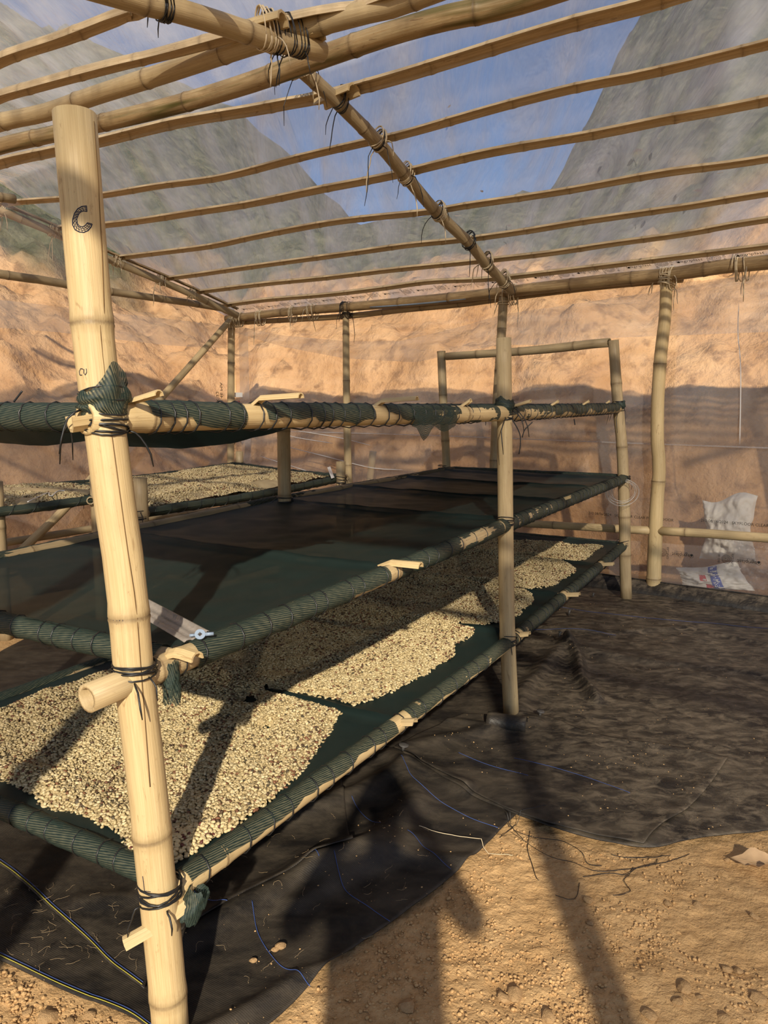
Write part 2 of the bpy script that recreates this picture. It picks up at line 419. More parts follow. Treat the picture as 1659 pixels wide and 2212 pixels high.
def bean_mat(name):
    t = NT(name); c = t.attr('bcol').outputs['Vector']; n = t.noise(t.pos(), 320, 2)
    col = t.mix(t.math('MULTIPLY', n, .35), c, (.30, .22, .10))
    return t.done(t.pbr(col, .5, .35))
M['bean'] = bean_mat('parchment_coffee')
M['bean_cream'] = flat_mat('parchment_cream', (.60, .47, .25), .5, .35, .12, 200, .1)
M['bean_dark'] = flat_mat('dark_cherry_husk', (.11, .03, .02), .5, .4, .3, 200, .1)

# ================================================================== the building's geometry
UP = V3(0, 0, 1)
EZ = 2.55                                             # eave height
EL, ER = at_z(497, 690, EZ), at_z(1440, 597, EZ)
e1 = unit(ER - EL); e2 = V3(-e1[1], e1[0]); e2 = e2 if e2[1] > 0 else -e2      # along the back wall / outward through it
RUN = 2.57; RZ = 3.46                                 # ridge distance from the back wall and height
tr_far = math.atan2(RZ - EZ, RUN); tr_near = math.radians(7.0)
s_far = unit(-e2 * cos(tr_far) + UP * sin(tr_far)); n_far = unit(np.cross(e1, s_far)); n_far = n_far if n_far[2] > 0 else -n_far
s_near = unit(-e2 * cos(tr_near) - UP * sin(tr_near)); n_near = unit(np.cross(e1, s_near)); n_near = n_near if n_near[2] > 0 else -n_near
RIDGE0 = EL - e2 * RUN + UP * (RZ - EZ)
DEPTH = RUN + 4.03                                    # back wall to front wall
def on_far(u, v, d=0.0): return at_plane(u, v, EL + n_far * d, n_far)
def on_near(u, v, d=0.0): return at_plane(u, v, RIDGE0 + n_near * d, n_near)
def on_back(u, v, d=0.0): return at_plane(u, v, EL + e2 * d, e2)
def on_left(u, v, d=0.0): return at_plane(u, v, EL + e1 * d, e1)
def bld(a, b, z): q = EL + e1 * a + e2 * b; return V3(q[0], q[1], z)
def roof_z(b): return EZ + (-b) * math.tan(tr_far) if -b < RUN else RZ - (-b - RUN) * math.tan(tr_near)
def under(P, off):
    """slide a sighted point nearer along its ray until it lies below the roof film"""
    for t in np.linspace(1, .6, 161):
        q_ = CAMP + (P - CAMP) * t
        if q_[2] <= roof_z(float((q_ - EL) @ e2)) - off: break
    return q_
WALL_R = 9.8                                          # wall length to the right of the corner

# ================================================================== ground
# folds of the ground cloth, shared by every layer: (pixel polyline on the ground, height, width)
FOLDS = [([(400, 2040), (520, 1968), (640, 1908), (763, 1868), (900, 1830)], .030, .055),
         ([(690, 1890), (790, 1850), (850, 1800), (900, 1740), (880, 1690)], .042, .065),
         ([(590, 1780), (700, 1750), (780, 1720), (870, 1665)], .040, .055),
         ([(640, 1960), (760, 1900), (850, 1860), (1010, 1870)], .018, .035),
         ([(400, 2260), (520, 2200), (650, 2120), (760, 2090)], .018, .03),
         ([(860, 1650), (930, 1680), (1000, 1715)], .022, .045),
         ([(830, 1640), (960, 1610), (1060, 1590), (1150, 1575)], .022, .05),
         ([(900, 1560), (1000, 1575), (1060, 1585)], .012, .03),
         ([(1160, 1560), (1250, 1590), (1420, 1625), (1570, 1650)], .006, .03),
         ([(1225, 1395), (1250, 1430), (1255, 1475), (1290, 1520)], .045, .035),
         ([(1225, 1395), (1180, 1440), (1130, 1500), (1120, 1550)], .030, .05),
         ([(1225, 1395), (1300, 1420), (1450, 1440), (1659, 1465)], .018, .04),
         ([(1100, 1385), (1180, 1395), (1225, 1400)], .02, .03),
         ([(1110, 1355), (1300, 1372), (1480, 1362), (1659, 1400)], .014, .035),
         ([(1400, 1830), (1480, 1755), (1560, 1660)], .008, .03),
         ([(180, 1960), (300, 1950), (330, 1890)], .015, .04),
         ([(0, 1800), (160, 1790), (300, 1740)], .015, .05)]
FOLDG = [(np.array([at_z(u, v, 0)[:2] for u, v in p]), h, w) for p, h, w in FOLDS]
def seg_dist(x, y, P):
    best = np.full(np.shape(x), 1e9)
    for i in range(len(P) - 1):
        a, d = P[i], P[i + 1] - P[i]; L2 = float(d @ d)
        t = np.clip(((x - a[0]) * d[0] + (y - a[1]) * d[1]) / L2, 0, 1)
        best = np.minimum(best, np.hypot(x - a[0] - t * d[0], y - a[1] - t * d[1]))
    return best
def fold_h(x, y):
    h = 0.010 * fbm(np.asarray(x) * 2.2, np.asarray(y) * 2.2, 0, 5, 3) + 0.006
    for P, a, w in FOLDG: h = h + a * np.exp(-(seg_dist(x, y, P) / w) ** 2)
    return np.maximum(h, 0)
def soil_h(x, y):
    return 0.006 * fbm(np.asarray(x) * 5, np.asarray(y) * 5, 0, 31, 4) - 0.012
def cloth_h(x, y, layer): return fold_h(x, y) + layer

def axis_coords(lo, flo, fhi, hi, fine, coarse):
    a = np.arange(flo, fhi, fine); l, r, st = [], [], fine
    q = flo
    while q > lo: st = min(st * 1.25, coarse); q -= st; l.append(q)
    q, st = a[-1], fine
    while q < hi: st = min(st * 1.25, coarse); q += st; r.append(q)
    return np.concatenate([l[::-1], a, r])
gx = axis_coords(-14, -1.0, 2.2, 16, .0115, 1.2); gy = axis_coords(-16, 1.3, 3.3, 9.5, .0115, 1.2)
X, Y = np.meshgrid(gx, gy)
Z = soil_h(X, Y) + (.004 * vn(X * 34, Y * 34, 0, 8) + .0028 * vn(X * 75, Y * 75, 0, 9)) * ((X > -1.5) & (X < 2.4) & (Y > 1.1) & (Y < 3.6))
floor = put('floor', np.stack([X, Y, Z], -1).reshape(-1, 3), grid_faces(len(gy), len(gx)), M['soil'], kind='structure')
tag(floor, 'dry ochre soil floor with loose gravel', 'ground')

# the cut bank of red soil that stands round the back and the left of the greenhouse
ta = np.concatenate([np.linspace(-16, -6, 14, endpoint=False), np.linspace(-6, 10, 190, endpoint=False), np.linspace(10, 22, 14)])
tb = np.concatenate([np.linspace(-12, -4, 12, endpoint=False), np.linspace(-4, 9, 160, endpoint=False), np.linspace(9, 40, 26)])
A_, B_ = np.meshgrid(ta, tb)
d = np.maximum(B_ - 0.35, -A_ - 0.6) + 0.25 * fbm(A_ * .7, B_ * .7, 0, 61, 3)
dd = np.maximum(d, 0)
foot = 3.6 * (1 - np.exp(-np.maximum(dd - .25, 0) / 1.25)) + .08 * np.minimum(dd, .3)
px = EL[0] + e1[0] * A_ + e2[0] * B_; py = EL[1] + e1[1] * A_ + e2[1] * B_
az = np.degrees(np.arctan2(px, np.maximum(py, .1)))
az = az + 2.0 * fbm(dd * .2, az * .10, 0, 63, 2)
rise = .34 + .42 * np.clip((-az - 3) / 8, 0, 1) + .50 * np.clip((az - 13) / 8, 0, 1)     # a saddle between two slopes
hz = foot + rise * np.maximum(dd - 3.0, 0) * np.clip((30 - dd) / 12, .0, 1)
hz += (.16 * fbm(A_ * 1.6, B_ * 1.6, hz * 1.6, 71, 4) + .10 * fbm(A_ * 5, B_ * 5, hz * 5, 75, 3)) * np.clip(dd * 1.6, 0, 1)
hz += .012 * np.maximum(dd - 3, 0) * fbm(A_ * .9, B_ * .9, 0, 85, 4)
hz = np.where(d < 0.02, -0.25, hz - .03)
bank_attr = np.clip((dd - 3.0 + .8 * fbm(A_ * .8, B_ * .8, 0, 81, 3)) / 1.2, 0, 1)
def bank_material():
    t = NT('bank_and_scrub'); p = t.pos(); g = t.attr('scrub').outputs['Fac']
    n1 = t.noise(p, 1.5, 6, .62); n2 = t.noise(p, 4.5, 5, .62); n3 = t.noise(p, .45, 3)
    c = t.mix(t.ramp(n1, [(.36, 0.0), (.66, 1.0)]), (.50, .275, .12), (.74, .46, .235))
    c = t.mix(t.math('MULTIPLY', t.ramp(n2, [(.52, 0.0), (.66, 1.0)]), .8), c, (.27, .145, .07))
    sc = t.mix(t.ramp(t.noise(p, 2.4, 6, .7), [(.4, 0.0), (.62, 1.0)]), (.05, .065, .035), (.16, .16, .095))
    c = t.mix(g, c, sc)
    return t.done(t.pbr(c, .95, .08, t.bump(t.math('ADD', n1, n2), .7, .10)))
M['bankmat'] = bank_material()
bank = put('hill_bank', np.stack([px, py, hz], -1).reshape(-1, 3), grid_faces(len(tb), len(ta)), M['bankmat'], attrs={'scrub': bank_attr.ravel()}, kind='structure')
tag(bank, 'cut bank of orange soil rising to scrub behind the plastic', 'hillside')

# ================================================================== polythene roof and walls
slope_rot = math.atan2(e1[1], e1[0])
M['film_roof'] = film('roof_polythene', .95, .9, ((4.2, .6, 1.0), (0, 0, -slope_rot + .45)), tint=(.88, .88, .90), hazecol=(.86, .85, .88), lo=.34, hi=1.0, bumps=1.0)
M['film_wall'] = film('wall_polythene', .38, .9, ((1.6, 1.6, .7), (0, 0, 0)), tint=(.90, .89, .88), hazecol=(.62, .60, .60), lo=.6, hi=1.0, bumps=.35, rough=.16)
M['film_flap'] = film('flap_polythene', .50, .9, ((1.0, 1.0, 2.4), (0, 0, 0)), hazecol=(.75, .73, .72), lo=.5, hi=1.0, bumps=.4, rough=.2)

ra = np.linspace(-.12, WALL_R + .2, 190); rb = np.concatenate([np.linspace(.14, -RUN, 120), np.linspace(-RUN - .05, -DEPTH - .25, 40)])
RA, RB = np.meshgrid(ra, rb)
base = np.array([roof_z(b) for b in rb])[:, None] + np.zeros_like(RA)
wr = .010 * fbm(RA * 2.6 + RB * 1.6, RB * .55, 0, 91, 3) + .005 * vn(RA * 11 + RB * 5, RB * 1.2, 0, 95)
big_fold = .05 * np.exp(-((RA - (5.3 + .25 * (-RB))) / .09) ** 2) + .035 * np.exp(-((RA - (5.85 + .32 * (-RB))) / .10) ** 2)
RZv = base + .050 + wr + big_fold
q = EL[None, None, :2] + RA[..., None] * e1[:2] + RB[..., None] * e2[:2]
ceil_v = np.concatenate([q, RZv[..., None]], -1).reshape(-1, 3)
ceiling = put('ceiling', ceil_v, grid_faces(len(rb), len(ra)), M['film_roof'], kind='structure')
tag(ceiling, 'wrinkled translucent polythene roof sheet over bamboo purlins', 'roof')

def film_wall(name, a0, a1, b, top, bot, nu, nv, mat, seed, amp=.012, along='a', parent=None):
    s = np.linspace(a0, a1, nu); V = []
    for j in range(nv):
        f = j / (nv - 1)
        for x in s:
            zt = top(x) if callable(top) else top; zb = bot(x) if callable(bot) else bot
            z = zb + (zt - zb) * f
            off = amp * (float(fbm(x * 2.2 - z * 1.5, z * .9, 0, seed, 3)) + .4 * float(vn(x * 9 - z * 6, z * 3, 0, seed + 5)))
            V.append(bld(x, b + off, z) if along == 'a' else bld(b + off, x, z))
    return put(name, V, grid_faces(nv, nu), mat, parent, kind=None if parent else 'structure')
wall_back = film_wall('wall_back', -.05, WALL_R, .10, EZ - .04, .02, 120, 50, M['film_wall'], 101)
tag(wall_back, 'clear polythene sheet of the back wall', 'wall')
wall_left = film_wall('wall_left', -DEPTH, .08, -.10, lambda b: roof_z(b) + .03, .02, 90, 50, M['film_wall'], 111, along='b')
tag(wall_left, 'clear polythene sheet of the left end wall', 'wall')
# second sheet hanging from the eave inside the back wall, with a drooping hem
KS = .893
def zk(z): return EYE + (z - EYE) * KS
def hem(a):
    A = [0, .25, .9, 1.9, 2.9, 3.6, 3.95, 4.4, 5.2, 6.4, 9]; Zh = [2.52, 2.45, 2.28, 2.10, 2.02, 2.12, 2.16, 2.14, 2.17, 2.15, 2.16]
    return zk(float(np.interp(a / KS, A, Zh)))
def flap_top(a): return zk(float(np.interp(a / KS, [0, .2, .9, 1.9, 2.7, 3.4, 4.0, 5.6, 6.2, 9], [2.62, 2.56, 2.42, 2.30, 2.26, 2.36, 2.46, 2.56, 2.63, 2.63])))
flap = film_wall('upper_flap', 0.02, WALL_R, .035, flap_top, hem, 120, 14, M['film_flap'], 121, .016, parent=wall_back)
flap_l = film_wall('upper_flap', -DEPTH + .4, -.03, -.04, EZ - .07, lambda b: 2.22 + .02 * sin(b * 2), 60, 10, M['film_flap'], 131, .014, along='b', parent=wall_left)
# weld seam across the back wall, a pale raised line
bseam = Buf(); bseam.add(*cord([bld(a, .085, 1.243 + .012 * sin(a * .8)) for a in np.linspace(.02, WALL_R, 40)], .006, 5)); bseam.put('seam', M['film_flap'], wall_back)
bseam = Buf(); bseam.add(*cord([bld(-.09, b, 1.262 + .01 * sin(b)) for b in np.linspace(-DEPTH + .1, 0, 30)], .006, 5)); bseam.put('seam', M['film_flap'], wall_left)
# taped vertical edge at the corner
put('edge_strip', [bld(.06, .07, .05), bld(.22, .07, .05), bld(.22, .07, 2.4), bld(.06, .07, 2.4)], [(0, 1, 2, 3)], M['film_flap'], wall_back, smooth=False)
DOOR_A = (5.665, 7.795)                                 # the open doorway in the front wall, where the camera stands
wall_front = film_wall('wall_front', .05, DOOR_A[0], -DEPTH, roof_z(-DEPTH), .02, 60, 40, M['film_wall'], 141)
tag(wall_front, 'clear polythene sheet of the front wall left of the doorway', 'wall')
wall_right = film_wall('wall_front', DOOR_A[1], WALL_R, -DEPTH, roof_z(-DEPTH), .02, 40, 40, M['film_flap'], 151)
tag(wall_right, 'clear polythene sheet of the front wall right of the doorway', 'wall')

M['film_crease_glare'] = film('crease_glare_polythene', .95, .9, ((1, 1, 1), (0, 0, 0)), hazecol=(.95, .94, .92), lo=.9, hi=1.0, bumps=.1)
# thin creases on the back wall film, their glare put into near-white colour
CREASES = [[(530, 905), (620, 940), (720, 958)], [(600, 960), (700, 985), (800, 1010), (870, 1015)],
           [(560, 985), (640, 1010), (700, 1030)], [(640, 930), (730, 945), (800, 962)], [(1596, 655), (1594, 720), (1600, 800), (1598, 960)], [(505, 1060), (545, 1075), (600, 1082)]]
for L in CREASES:
    b = Buf(); b.add(*cord([on_back(u, v, .082) for u, v in L], [.001] + [.0045] * 14 + [.001], 5, 16)); b.put('crease_glare', M['film_crease_glare'], wall_back)
# print on the film: logo, maker's name, side word
def ring_geo(r, w, n=24):
    v = [(rr * cos(2 * pi * k / n), rr * sin(2 * pi * k / n), 0) for rr in (r, r - w) for k in range(n)]
    return np.array(v), [(k, (k + 1) % n, n + (k + 1) % n, n + k) for k in range(n)]
def print_unit():
    """one repeat of the maker's print in metres, reading left to right"""
    b = Buf()
    def add(g, dx=0, dy=0, rot=0, sx=1.0):
        v, f = g; c, s = cos(rot), sin(rot); b.add(np.stack([sx * v[:, 0] * c - v[:, 1] * s + dx, sx * v[:, 0] * s + v[:, 1] * c + dy, v[:, 2] * 0], 1), f)
    add(ring_geo(.020, .003), -.135, .004); add(ring_geo(.012, .012), -.135, -.002)
    add(text_geo('agriplast', .052), -.030, .004); add(text_geo('INDIA\'S COVERED ECONOMY', .010), -.030, -.028)
    add(text_geo('GINEGAR', .030), .098, 0, -pi / 2)
    for r in (.044, .034, .024): add(ring_geo(r, .0035), .155, 0)
    add(text_geo('G', .040), .155, 0); add(text_geo('BIO 40', .030), .222, 0, -pi / 2)
    v = np.vstack(b.v); return v, b.f
PU, PF = print_unit()
for k in range(18):
    a0 = .50 + k * .395 + .02 * sin(k * 3.1)
    rb0 = -.14
    P = np.array([bld(a0 + x * .9, rb0 - y * .9, roof_z(rb0 - y * .9) + .024) for x, y, z in PU])
    put('print', P, PF, M['print'], ceiling, smooth=False)
for u0, v0 in ((1464, 1197), (1606, 1212), (1755, 1228), (1910, 1245)):
    c = on_back(u0, v0, .075)
    P = np.array([c - e1 * x * .80 - UP * y * .80 for x, y, z in PU])
    put('print', P, PF, M['print'], wall_back, smooth=False)
for s, u0, v0, sz in (('210 08/16/2024   SKYFLOOR CLEAR POLYANDOOR', 1360, 1116, .032), ('PVT LTD', 1188, 1108, .030), ('210 08/16/2024   SKYFLOOR CLEAR POLYANDOOR', 1620, 1133, .032)):
    v, f = text_geo(s, sz); c = on_back(u0, v0, .075)
    put('print', np.array([c + e1 * x + UP * y for x, y, z in v]), f, M['print'], wall_back, smooth=False)
# pencilled figures on the film beside the corner
for s, u0, v0 in (('D 46 MA', 478, 850), ('8 0 X 32', 470, 868), ('0 25', 461, 880)):
    v, f = text_geo(s, .07); c = on_left(u0, v0, -.08); d_ = e2
    put('print', np.array([c + UP * x + e2 * y * .8 for x, y, z in v]), f, M['print'], wall_left, smooth=False)
# small white sticker
sk = [on_back(506, 848, .06), on_back(524, 848, .06), on_back(524, 858, .06), on_back(506, 858, .06)]
put('sticker', sk + [p - e2 * .004 for p in sk], [(0, 1, 2, 3), (7, 6, 5, 4), (0, 4, 5, 1), (1, 5, 6, 2), (2, 6, 7, 3), (3, 7, 4, 0)], M['white'], wall_back, smooth=False)

# ================================================================== bamboo frame of the greenhouse
gf = thing('greenhouse_frame', bld(0, 0, 0), 'lashed bamboo pole frame carrying the polythene roof and walls', 'frame')
def px_list(L, fn, d): return [fn(u, v, d) for u, v in L]
def ext(P, l0=0.0, l1=0.0, d=None):
    P = [np.array(p) for p in P]
    if l0: P = [P[0] - (d if d is not None else unit(P[min(3, len(P) - 1)] - P[0])) * l0] + P
    if l1: P = P + [P[-1] + (d if d is not None else unit(P[-1] - P[max(-4, -len(P))])) * l1]
    return P
# purlins of the far slope, from the ridge down (split culms, hollow side down)
PURLINS = [([(0, 350), (110, 325), (205, 305), (380, 262), (540, 235), (620, 220), (700, 205), (850, 165), (990, 122), (1190, 60), (1300, 30), (1420, -2)], .046),
           ([(0, 440), (130, 428), (220, 420), (340, 400), (480, 381), (640, 340), (790, 305), (870, 288), (1080, 228), (1250, 185), (1390, 158), (1659, 92)], .034),
           ([(110, 492), (180, 487), (225, 484), (310, 474), (430, 455), (540, 438), (690, 407), (850, 376), (1050, 328), (1280, 288), (1440, 255), (1659, 213)], .038),
           ([(250, 556), (340, 545), (455, 530), (540, 512), (640, 492), (750, 474), (930, 455), (1000, 443), (1210, 412), (1440, 370), (1659, 340)], .034),
           ([(350, 602), (430, 591), (570, 571), (760, 545), (880, 528), (1000, 516), (1130, 498), (1250, 478), (1400, 456), (1510, 440), (1659, 415)], .033),
           ([(410, 632), (560, 613), (700, 599), (860, 580), (1000, 566), (1180, 546), (1320, 525), (1480, 503), (1659, 472)], .033),
           ([(475, 660), (570, 647), (700, 636), (820, 622), (930, 607), (1070, 600), (1330, 570), (1659, 530)], .033)]
purl = []
for k, (L, r) in enumerate(PURLINS):
    P = [under(q_, .008) for q_ in px_list(L, on_far, -.012)]; P = ext(P, .9 if L[0][0] == 0 else .06, 1.6, e1)
    o = bamboo('purlin', P, r, r * .9, M['bam_split'], gf, nodes=.42, split=True, seed=200 + k, up=tuple(n_far)); purl.append((o, P))
# near slope
NEARP = [([(-20, 213), (60, 188), (230, 142), (340, 116), (480, 78), (600, 46), (720, 20), (830, -6)], .046, 'bam_split', True),
         ([(-10, 130), (140, 77), (280, 22), (340, -2)], .044, 'bam_split', True)]
for k, (L, r, m, sp) in enumerate(NEARP):
    P = ext([under(q_, .008) for q_ in px_list(L, on_near, -.012)], .8, 1.8 if k == 0 else 2.6, e1)
    bamboo('purlin', P, r, r, M[m], gf, nodes=.42, split=sp, seed=220 + k, up=tuple(n_near))
for q, sg in ((1.9, 1), (2.8, 1), (3.7, 1)):                                        # out of view, towards the front eave
    bamboo('purlin', [bld(-.1, -RUN - q, roof_z(-RUN - q) - .01), bld(WALL_R, -RUN - q, roof_z(-RUN - q) - .01)], .034, .034, M['bam_split'], gf, nodes=.45, split=True, seed=230 + int(q * 10))
# ridge poles
ridge = bamboo('ridge_pole', ext([under(on_far(u, v, -.105), .06) for u, v in [(-10, 319), (100, 293), (210, 268), (375, 228), (530, 182), (640, 143), (820, 80), (965, 38), (1170, -12)]], .7, 1.6, e1), .050, .055, M['bam_green'], gf, nodes=.62, seed=241, seg=18)
ridge2 = bamboo('ridge_pole', ext([under(on_near(u, v, -.045), .03) for u, v in [(-10, 268), (100, 243), (200, 208), (365, 155), (520, 103), (600, 78), (690, 52), (830, 15), (900, -6)]], .7, 2.0, e1), .050, .048, M['bam_rack'], gf, nodes=.55, seed=242, seg=16)
# rafters
RAF = [(650, 150), (720, 212), (815, 307), (880, 385), (945, 460), (1015, 527), (1050, 570), (1096, 618)]
rP = [on_far(u, v, -.085) for u, v in RAF]
raf = bamboo('rafter', ext(rP, .12, .10), .043, .040, M['bam_old'], gf, nodes=.45, seed=251, up=(0, 1, .2), seg=16)
nP = [on_near(u, v, -.13) for u, v in [(690, 110), (590, 88), (480, 52), (365, 18), (250, -12)]]
raf_n = bamboo('rafter', ext(nP, .02, 2.4), .046, .045, M['bam_rack'], gf, nodes=.6, seed=252, up=(0, 1, .2), seg=16)
lP = [on_far(u, v, -.085) for u, v in [(0, 455), (110, 500), (230, 558), (345, 606), (430, 643), (500, 676)]]
raf_l = bamboo('rafter', ext(lP, 1.0, .08), .036, .036, M['bam_old'], gf, nodes=.45, seed=253, up=(0, 1, .2))
bamboo('rafter', ext([p + n_far * .07 + e1 * .02 for p in lP], 1.0, .05), .022, .022, M['bam_brown'], gf, nodes=.45, seed=254, up=tuple(n_far), split=True)
lnP = [bld(.02, -b, roof_z(-b) - .08) for b in np.linspace(RUN - .05, DEPTH, 6)]
bamboo('rafter', lnP, .040, .040, M['bam_old'], gf, nodes=.5, seed=255, up=(0, 1, .2))
for a in (7.6,):
    bamboo('rafter', [bld(a, -b, roof_z(-b) - .09) for b in np.linspace(-.05, RUN, 5)], .042, .042, M['bam_old'], gf, nodes=.5, seed=256, up=(0, 1, .2))
# eave poles, doubled
eave = bamboo('eave_pole', ext([on_back(u, v, -.03) for u, v in [(500, 688), (620, 674), (740, 664), (860, 654), (1000, 641), (1090, 631), (1200, 618), (1330, 604), (1450, 592), (1590, 572), (1659, 566)]], .08, 1.6), .043, .058, M['bam_brown'], gf, nodes=.55, seed=261, seg=16)
bamboo('eave_pole', ext([on_back(u, v, .05) for u, v in [(515, 697), (640, 690), (760, 682), (870, 669), (1000, 656), (1100, 642), (1300, 617), (1475, 601)]], .05, .0), .028, .034, M['bam_brown'], gf, nodes=.5, seed=262)
bamboo('eave_pole', [bld(a, -DEPTH, roof_z(-DEPTH) - .07) for a in (-.1, 3, 5, WALL_R)], .045, .045, M['bam_old'], gf, nodes=.55, seed=263)
pipe = Buf(); pipe.add(*cord([on_back(u, v, -.06) for u, v in [(800, 663), (900, 656), (1007, 645)]], .012, 8, 12)); pipe.put('film_roll', M['grey'], gf)
# tie along the left wall, lower rails, brace
tie = bamboo('tie_beam', ext([on_left(u, v, .02) for u, v in [(0, 592), (60, 600), (155, 616), (240, 630), (330, 643), (420, 656), (495, 669)]], 3.0, .05), .042, .036, M['bam_old'], gf, nodes=.55, seed=271)
bamboo('wall_rail', ext([on_left(u, v, .03) for u, v in [(0, 1174), (100, 1158), (204, 1141), (320, 1121), (494, 1098)]], 2.0, .1), .040, .032, M['bam_old'], gf, nodes=.6, seed=272)
bamboo('wall_rail', ext([on_back(u, v, -.03) for u, v in [(520, 1096), (600, 1100), (900, 1117), (1120, 1130), (1400, 1146)]], .05, .02), .030, .034, M['bam_rack'], gf, nodes=.55, seed=273)
bamboo('wall_rail', ext([on_back(u, v, -.03) for u, v in [(1428, 1147), (1520, 1152), (1659, 1162)]], .02, 1.5), .036, .034, M['bam_rack'], gf, nodes=.7, seed=274)
brace = bamboo('brace', ext([on_left(u, v, .10) for u, v in [(497, 692), (430, 768), (350, 858), (270, 948), (150, 1088), (40, 1196)]], .02, .55), .036, .042, M['bam_rack'], gf, nodes=.75, seed=275)
# posts of the back wall
def wall_post(L, r0, r1, mat, seed, d=-.02, nodes=.42):
    P = [on_back(u, v, d) for u, v in L]; b = P[-1].copy(); b[2] = -.05; t = unit(P[-1] - P[-2]) if len(P) > 1 else -UP
    if P[-1][2] > .02: b = P[-1] + t * ((P[-1][2] + .05) / max(.3, -t[2])); P.append(b)
    return bamboo('post', P, r0, r1, mat, gf, nodes=nodes, up=tuple(e1), seed=seed, seg=14), P
hpost, hP = wall_post([(500, 694), (499, 850), (498, 1000)], .040, .046, M['bam_rack'], 281)
jpost, jP = wall_post([(747, 662), (748, 800), (750, 930), (753, 1060)], .034, .044, M['bam_rack'], 282)
ipost, iP = wall_post([(1088, 636), (1082, 740), (1074, 860), (1067, 1000)], .042, .040, M['bam_old'], 283)
gpost, gP = wall_post([(1440, 596), (1437, 680), (1428, 760), (1421, 860), (1420, 955), (1424, 1010), (1418, 1100), (1412, 1252)], .046, .058, M['bam_new'], 284, nodes=[.26, .62, .93])
wall_post([(1905, 560), (1890, 1000), (1885, 1330)], .05, .055, M['bam_rack'], 285)
bamboo('post', [bld(.03, -DEPTH, -.05), bld(.03, -DEPTH, roof_z(-DEPTH) - .1)], .05, .045, M['bam_old'], gf, nodes=.4, up=tuple(e1), seed=287)
# doorway posts behind the camera: their shadows fall into the picture
DOOR_R = bld(DOOR_A[1], -DEPTH, 0); DOOR_L = bld(DOOR_A[0], -DEPTH, 0)
for k, (pp, zt) in enumerate(((DOOR_R, 3.1), (DOOR_L, 3.1))):
    bamboo('post', [V3(pp[0], pp[1], -.05), V3(pp[0] + .01, pp[1], zt)], .062, .052, M['bam_old'], gf, nodes=.4, up=(0, 1, 0), seed=290 + k)

# lashings of the frame
def fl(parent, center, axis, r, mat, **kw): lash(center, axis, r, **kw).put('lashing', M[mat], parent)
raxis = unit(rP[-1] - rP[0])
for k, (u, v, m) in enumerate([(735, 222, 'cord'), (816, 308, 'strip'), (877, 384, 'strip'), (946, 462, 'strip'), (1014, 528, 'cord'), (1052, 571, 'strip'), (1088, 610, 'strip')]):
    c = on_far(u, v, -.085)
    fl(raf, c, raxis, .043, m, turns=5, cr=.004 if m == 'strip' else .0032, tails=2, tail=.14, seed=300 + k, width=.06, oval=(n_far, .06))
    if m == 'strip': fl(raf, c, raxis, .043, 'cord', turns=2, cr=.003, tails=2, tail=.2, seed=340 + k, width=.05, oval=(n_far, .05))
fl(ridge, on_far(640, 143, -.09), e1, .053, 'strip', turns=8, cr=.0045, tails=4, tail=.15, seed=310, width=.14, oval=(UP, .12))
fl(ridge, on_far(650, 140, -.09), e1, .053, 'cord', turns=4, cr=.003, tails=3, tail=.22, seed=311, width=.12, oval=(UP, .14))
nax = unit(nP[0] - nP[-1])
for u, v, m, s in ((575, 84, 'strip', 312), (600, 92, 'cord', 313), (365, 20, 'cord', 314), (640, 98, 'cord', 315)):
    fl(raf_n, on_near(u, v, -.13), nax, .047, m, turns=6, cr=.004 if m == 'strip' else .0032, tails=2, tail=.12, seed=s, width=.09, oval=(n_near, .08))
lax = unit(lP[-1] - lP[0])
for k, (u, v) in enumerate([(2, 458), (112, 502), (250, 567), (345, 607), (412, 636)]):
    fl(raf_l, on_far(u, v, -.085), lax, .037, 'strip', turns=5, cr=.004, tails=3, tail=.13, seed=320 + k, width=.07, oval=(n_far, .05))
for k, (u, v, m) in enumerate([(515, 686, 'strip'), (560, 682, 'strip'), (635, 674, 'strip'), (672, 668, 'strip'), (748, 664, 'cord'), (1105, 629, 'strip'), (1440, 594, 'strip'), (1600, 570, 'strip')]):
    c = on_back(u, v, -.03)
    fl(eave, c, e1, .046 + .002 * k, m, turns=7 if k in (0, 4, 6) else 4, cr=.0042 if m == 'strip' else .003, tails=3, tail=.16, seed=330 + k, width=.12, oval=(-UP, .06))
fl(gpost, on_back(1439, 606, -.02), UP, .05, 'strip', turns=7, cr=.0045, tails=4, tail=.1, seed=341, width=.10, oval=(-e2, .03))
fl(hpost, on_back(500, 700, -.02), UP, .042, 'strip', turns=6, cr=.004, tails=5, tail=.14, seed=342, width=.10)
fl(ipost, on_back(1088, 645, -.02), UP, .042, 'strip', turns=4, cr=.005, tails=1, tail=.1, seed=343, width=.12)
fl(jpost, on_back(748, 672, -.02), UP, .036, 'cord', turns=9, cr=.003, tails=2, tail=.06, seed=344, width=.08)
# short split offcuts wedged under the lashings at the ridge
for k, (u0, v0, u1, v1, fn, d_, r) in enumerate([(520, 62, 612, 36, on_near, -.06, .05), (630, 98, 690, 68, on_near, -.07, .045), (690, 222, 765, 190, on_far, -.05, .055)]):
    bamboo('offcut', [fn(u0, v0, d_), fn(u1, v1, d_)], r, r, M['bam_new'], gf, nodes=2.0, seed=350 + k, split=True)
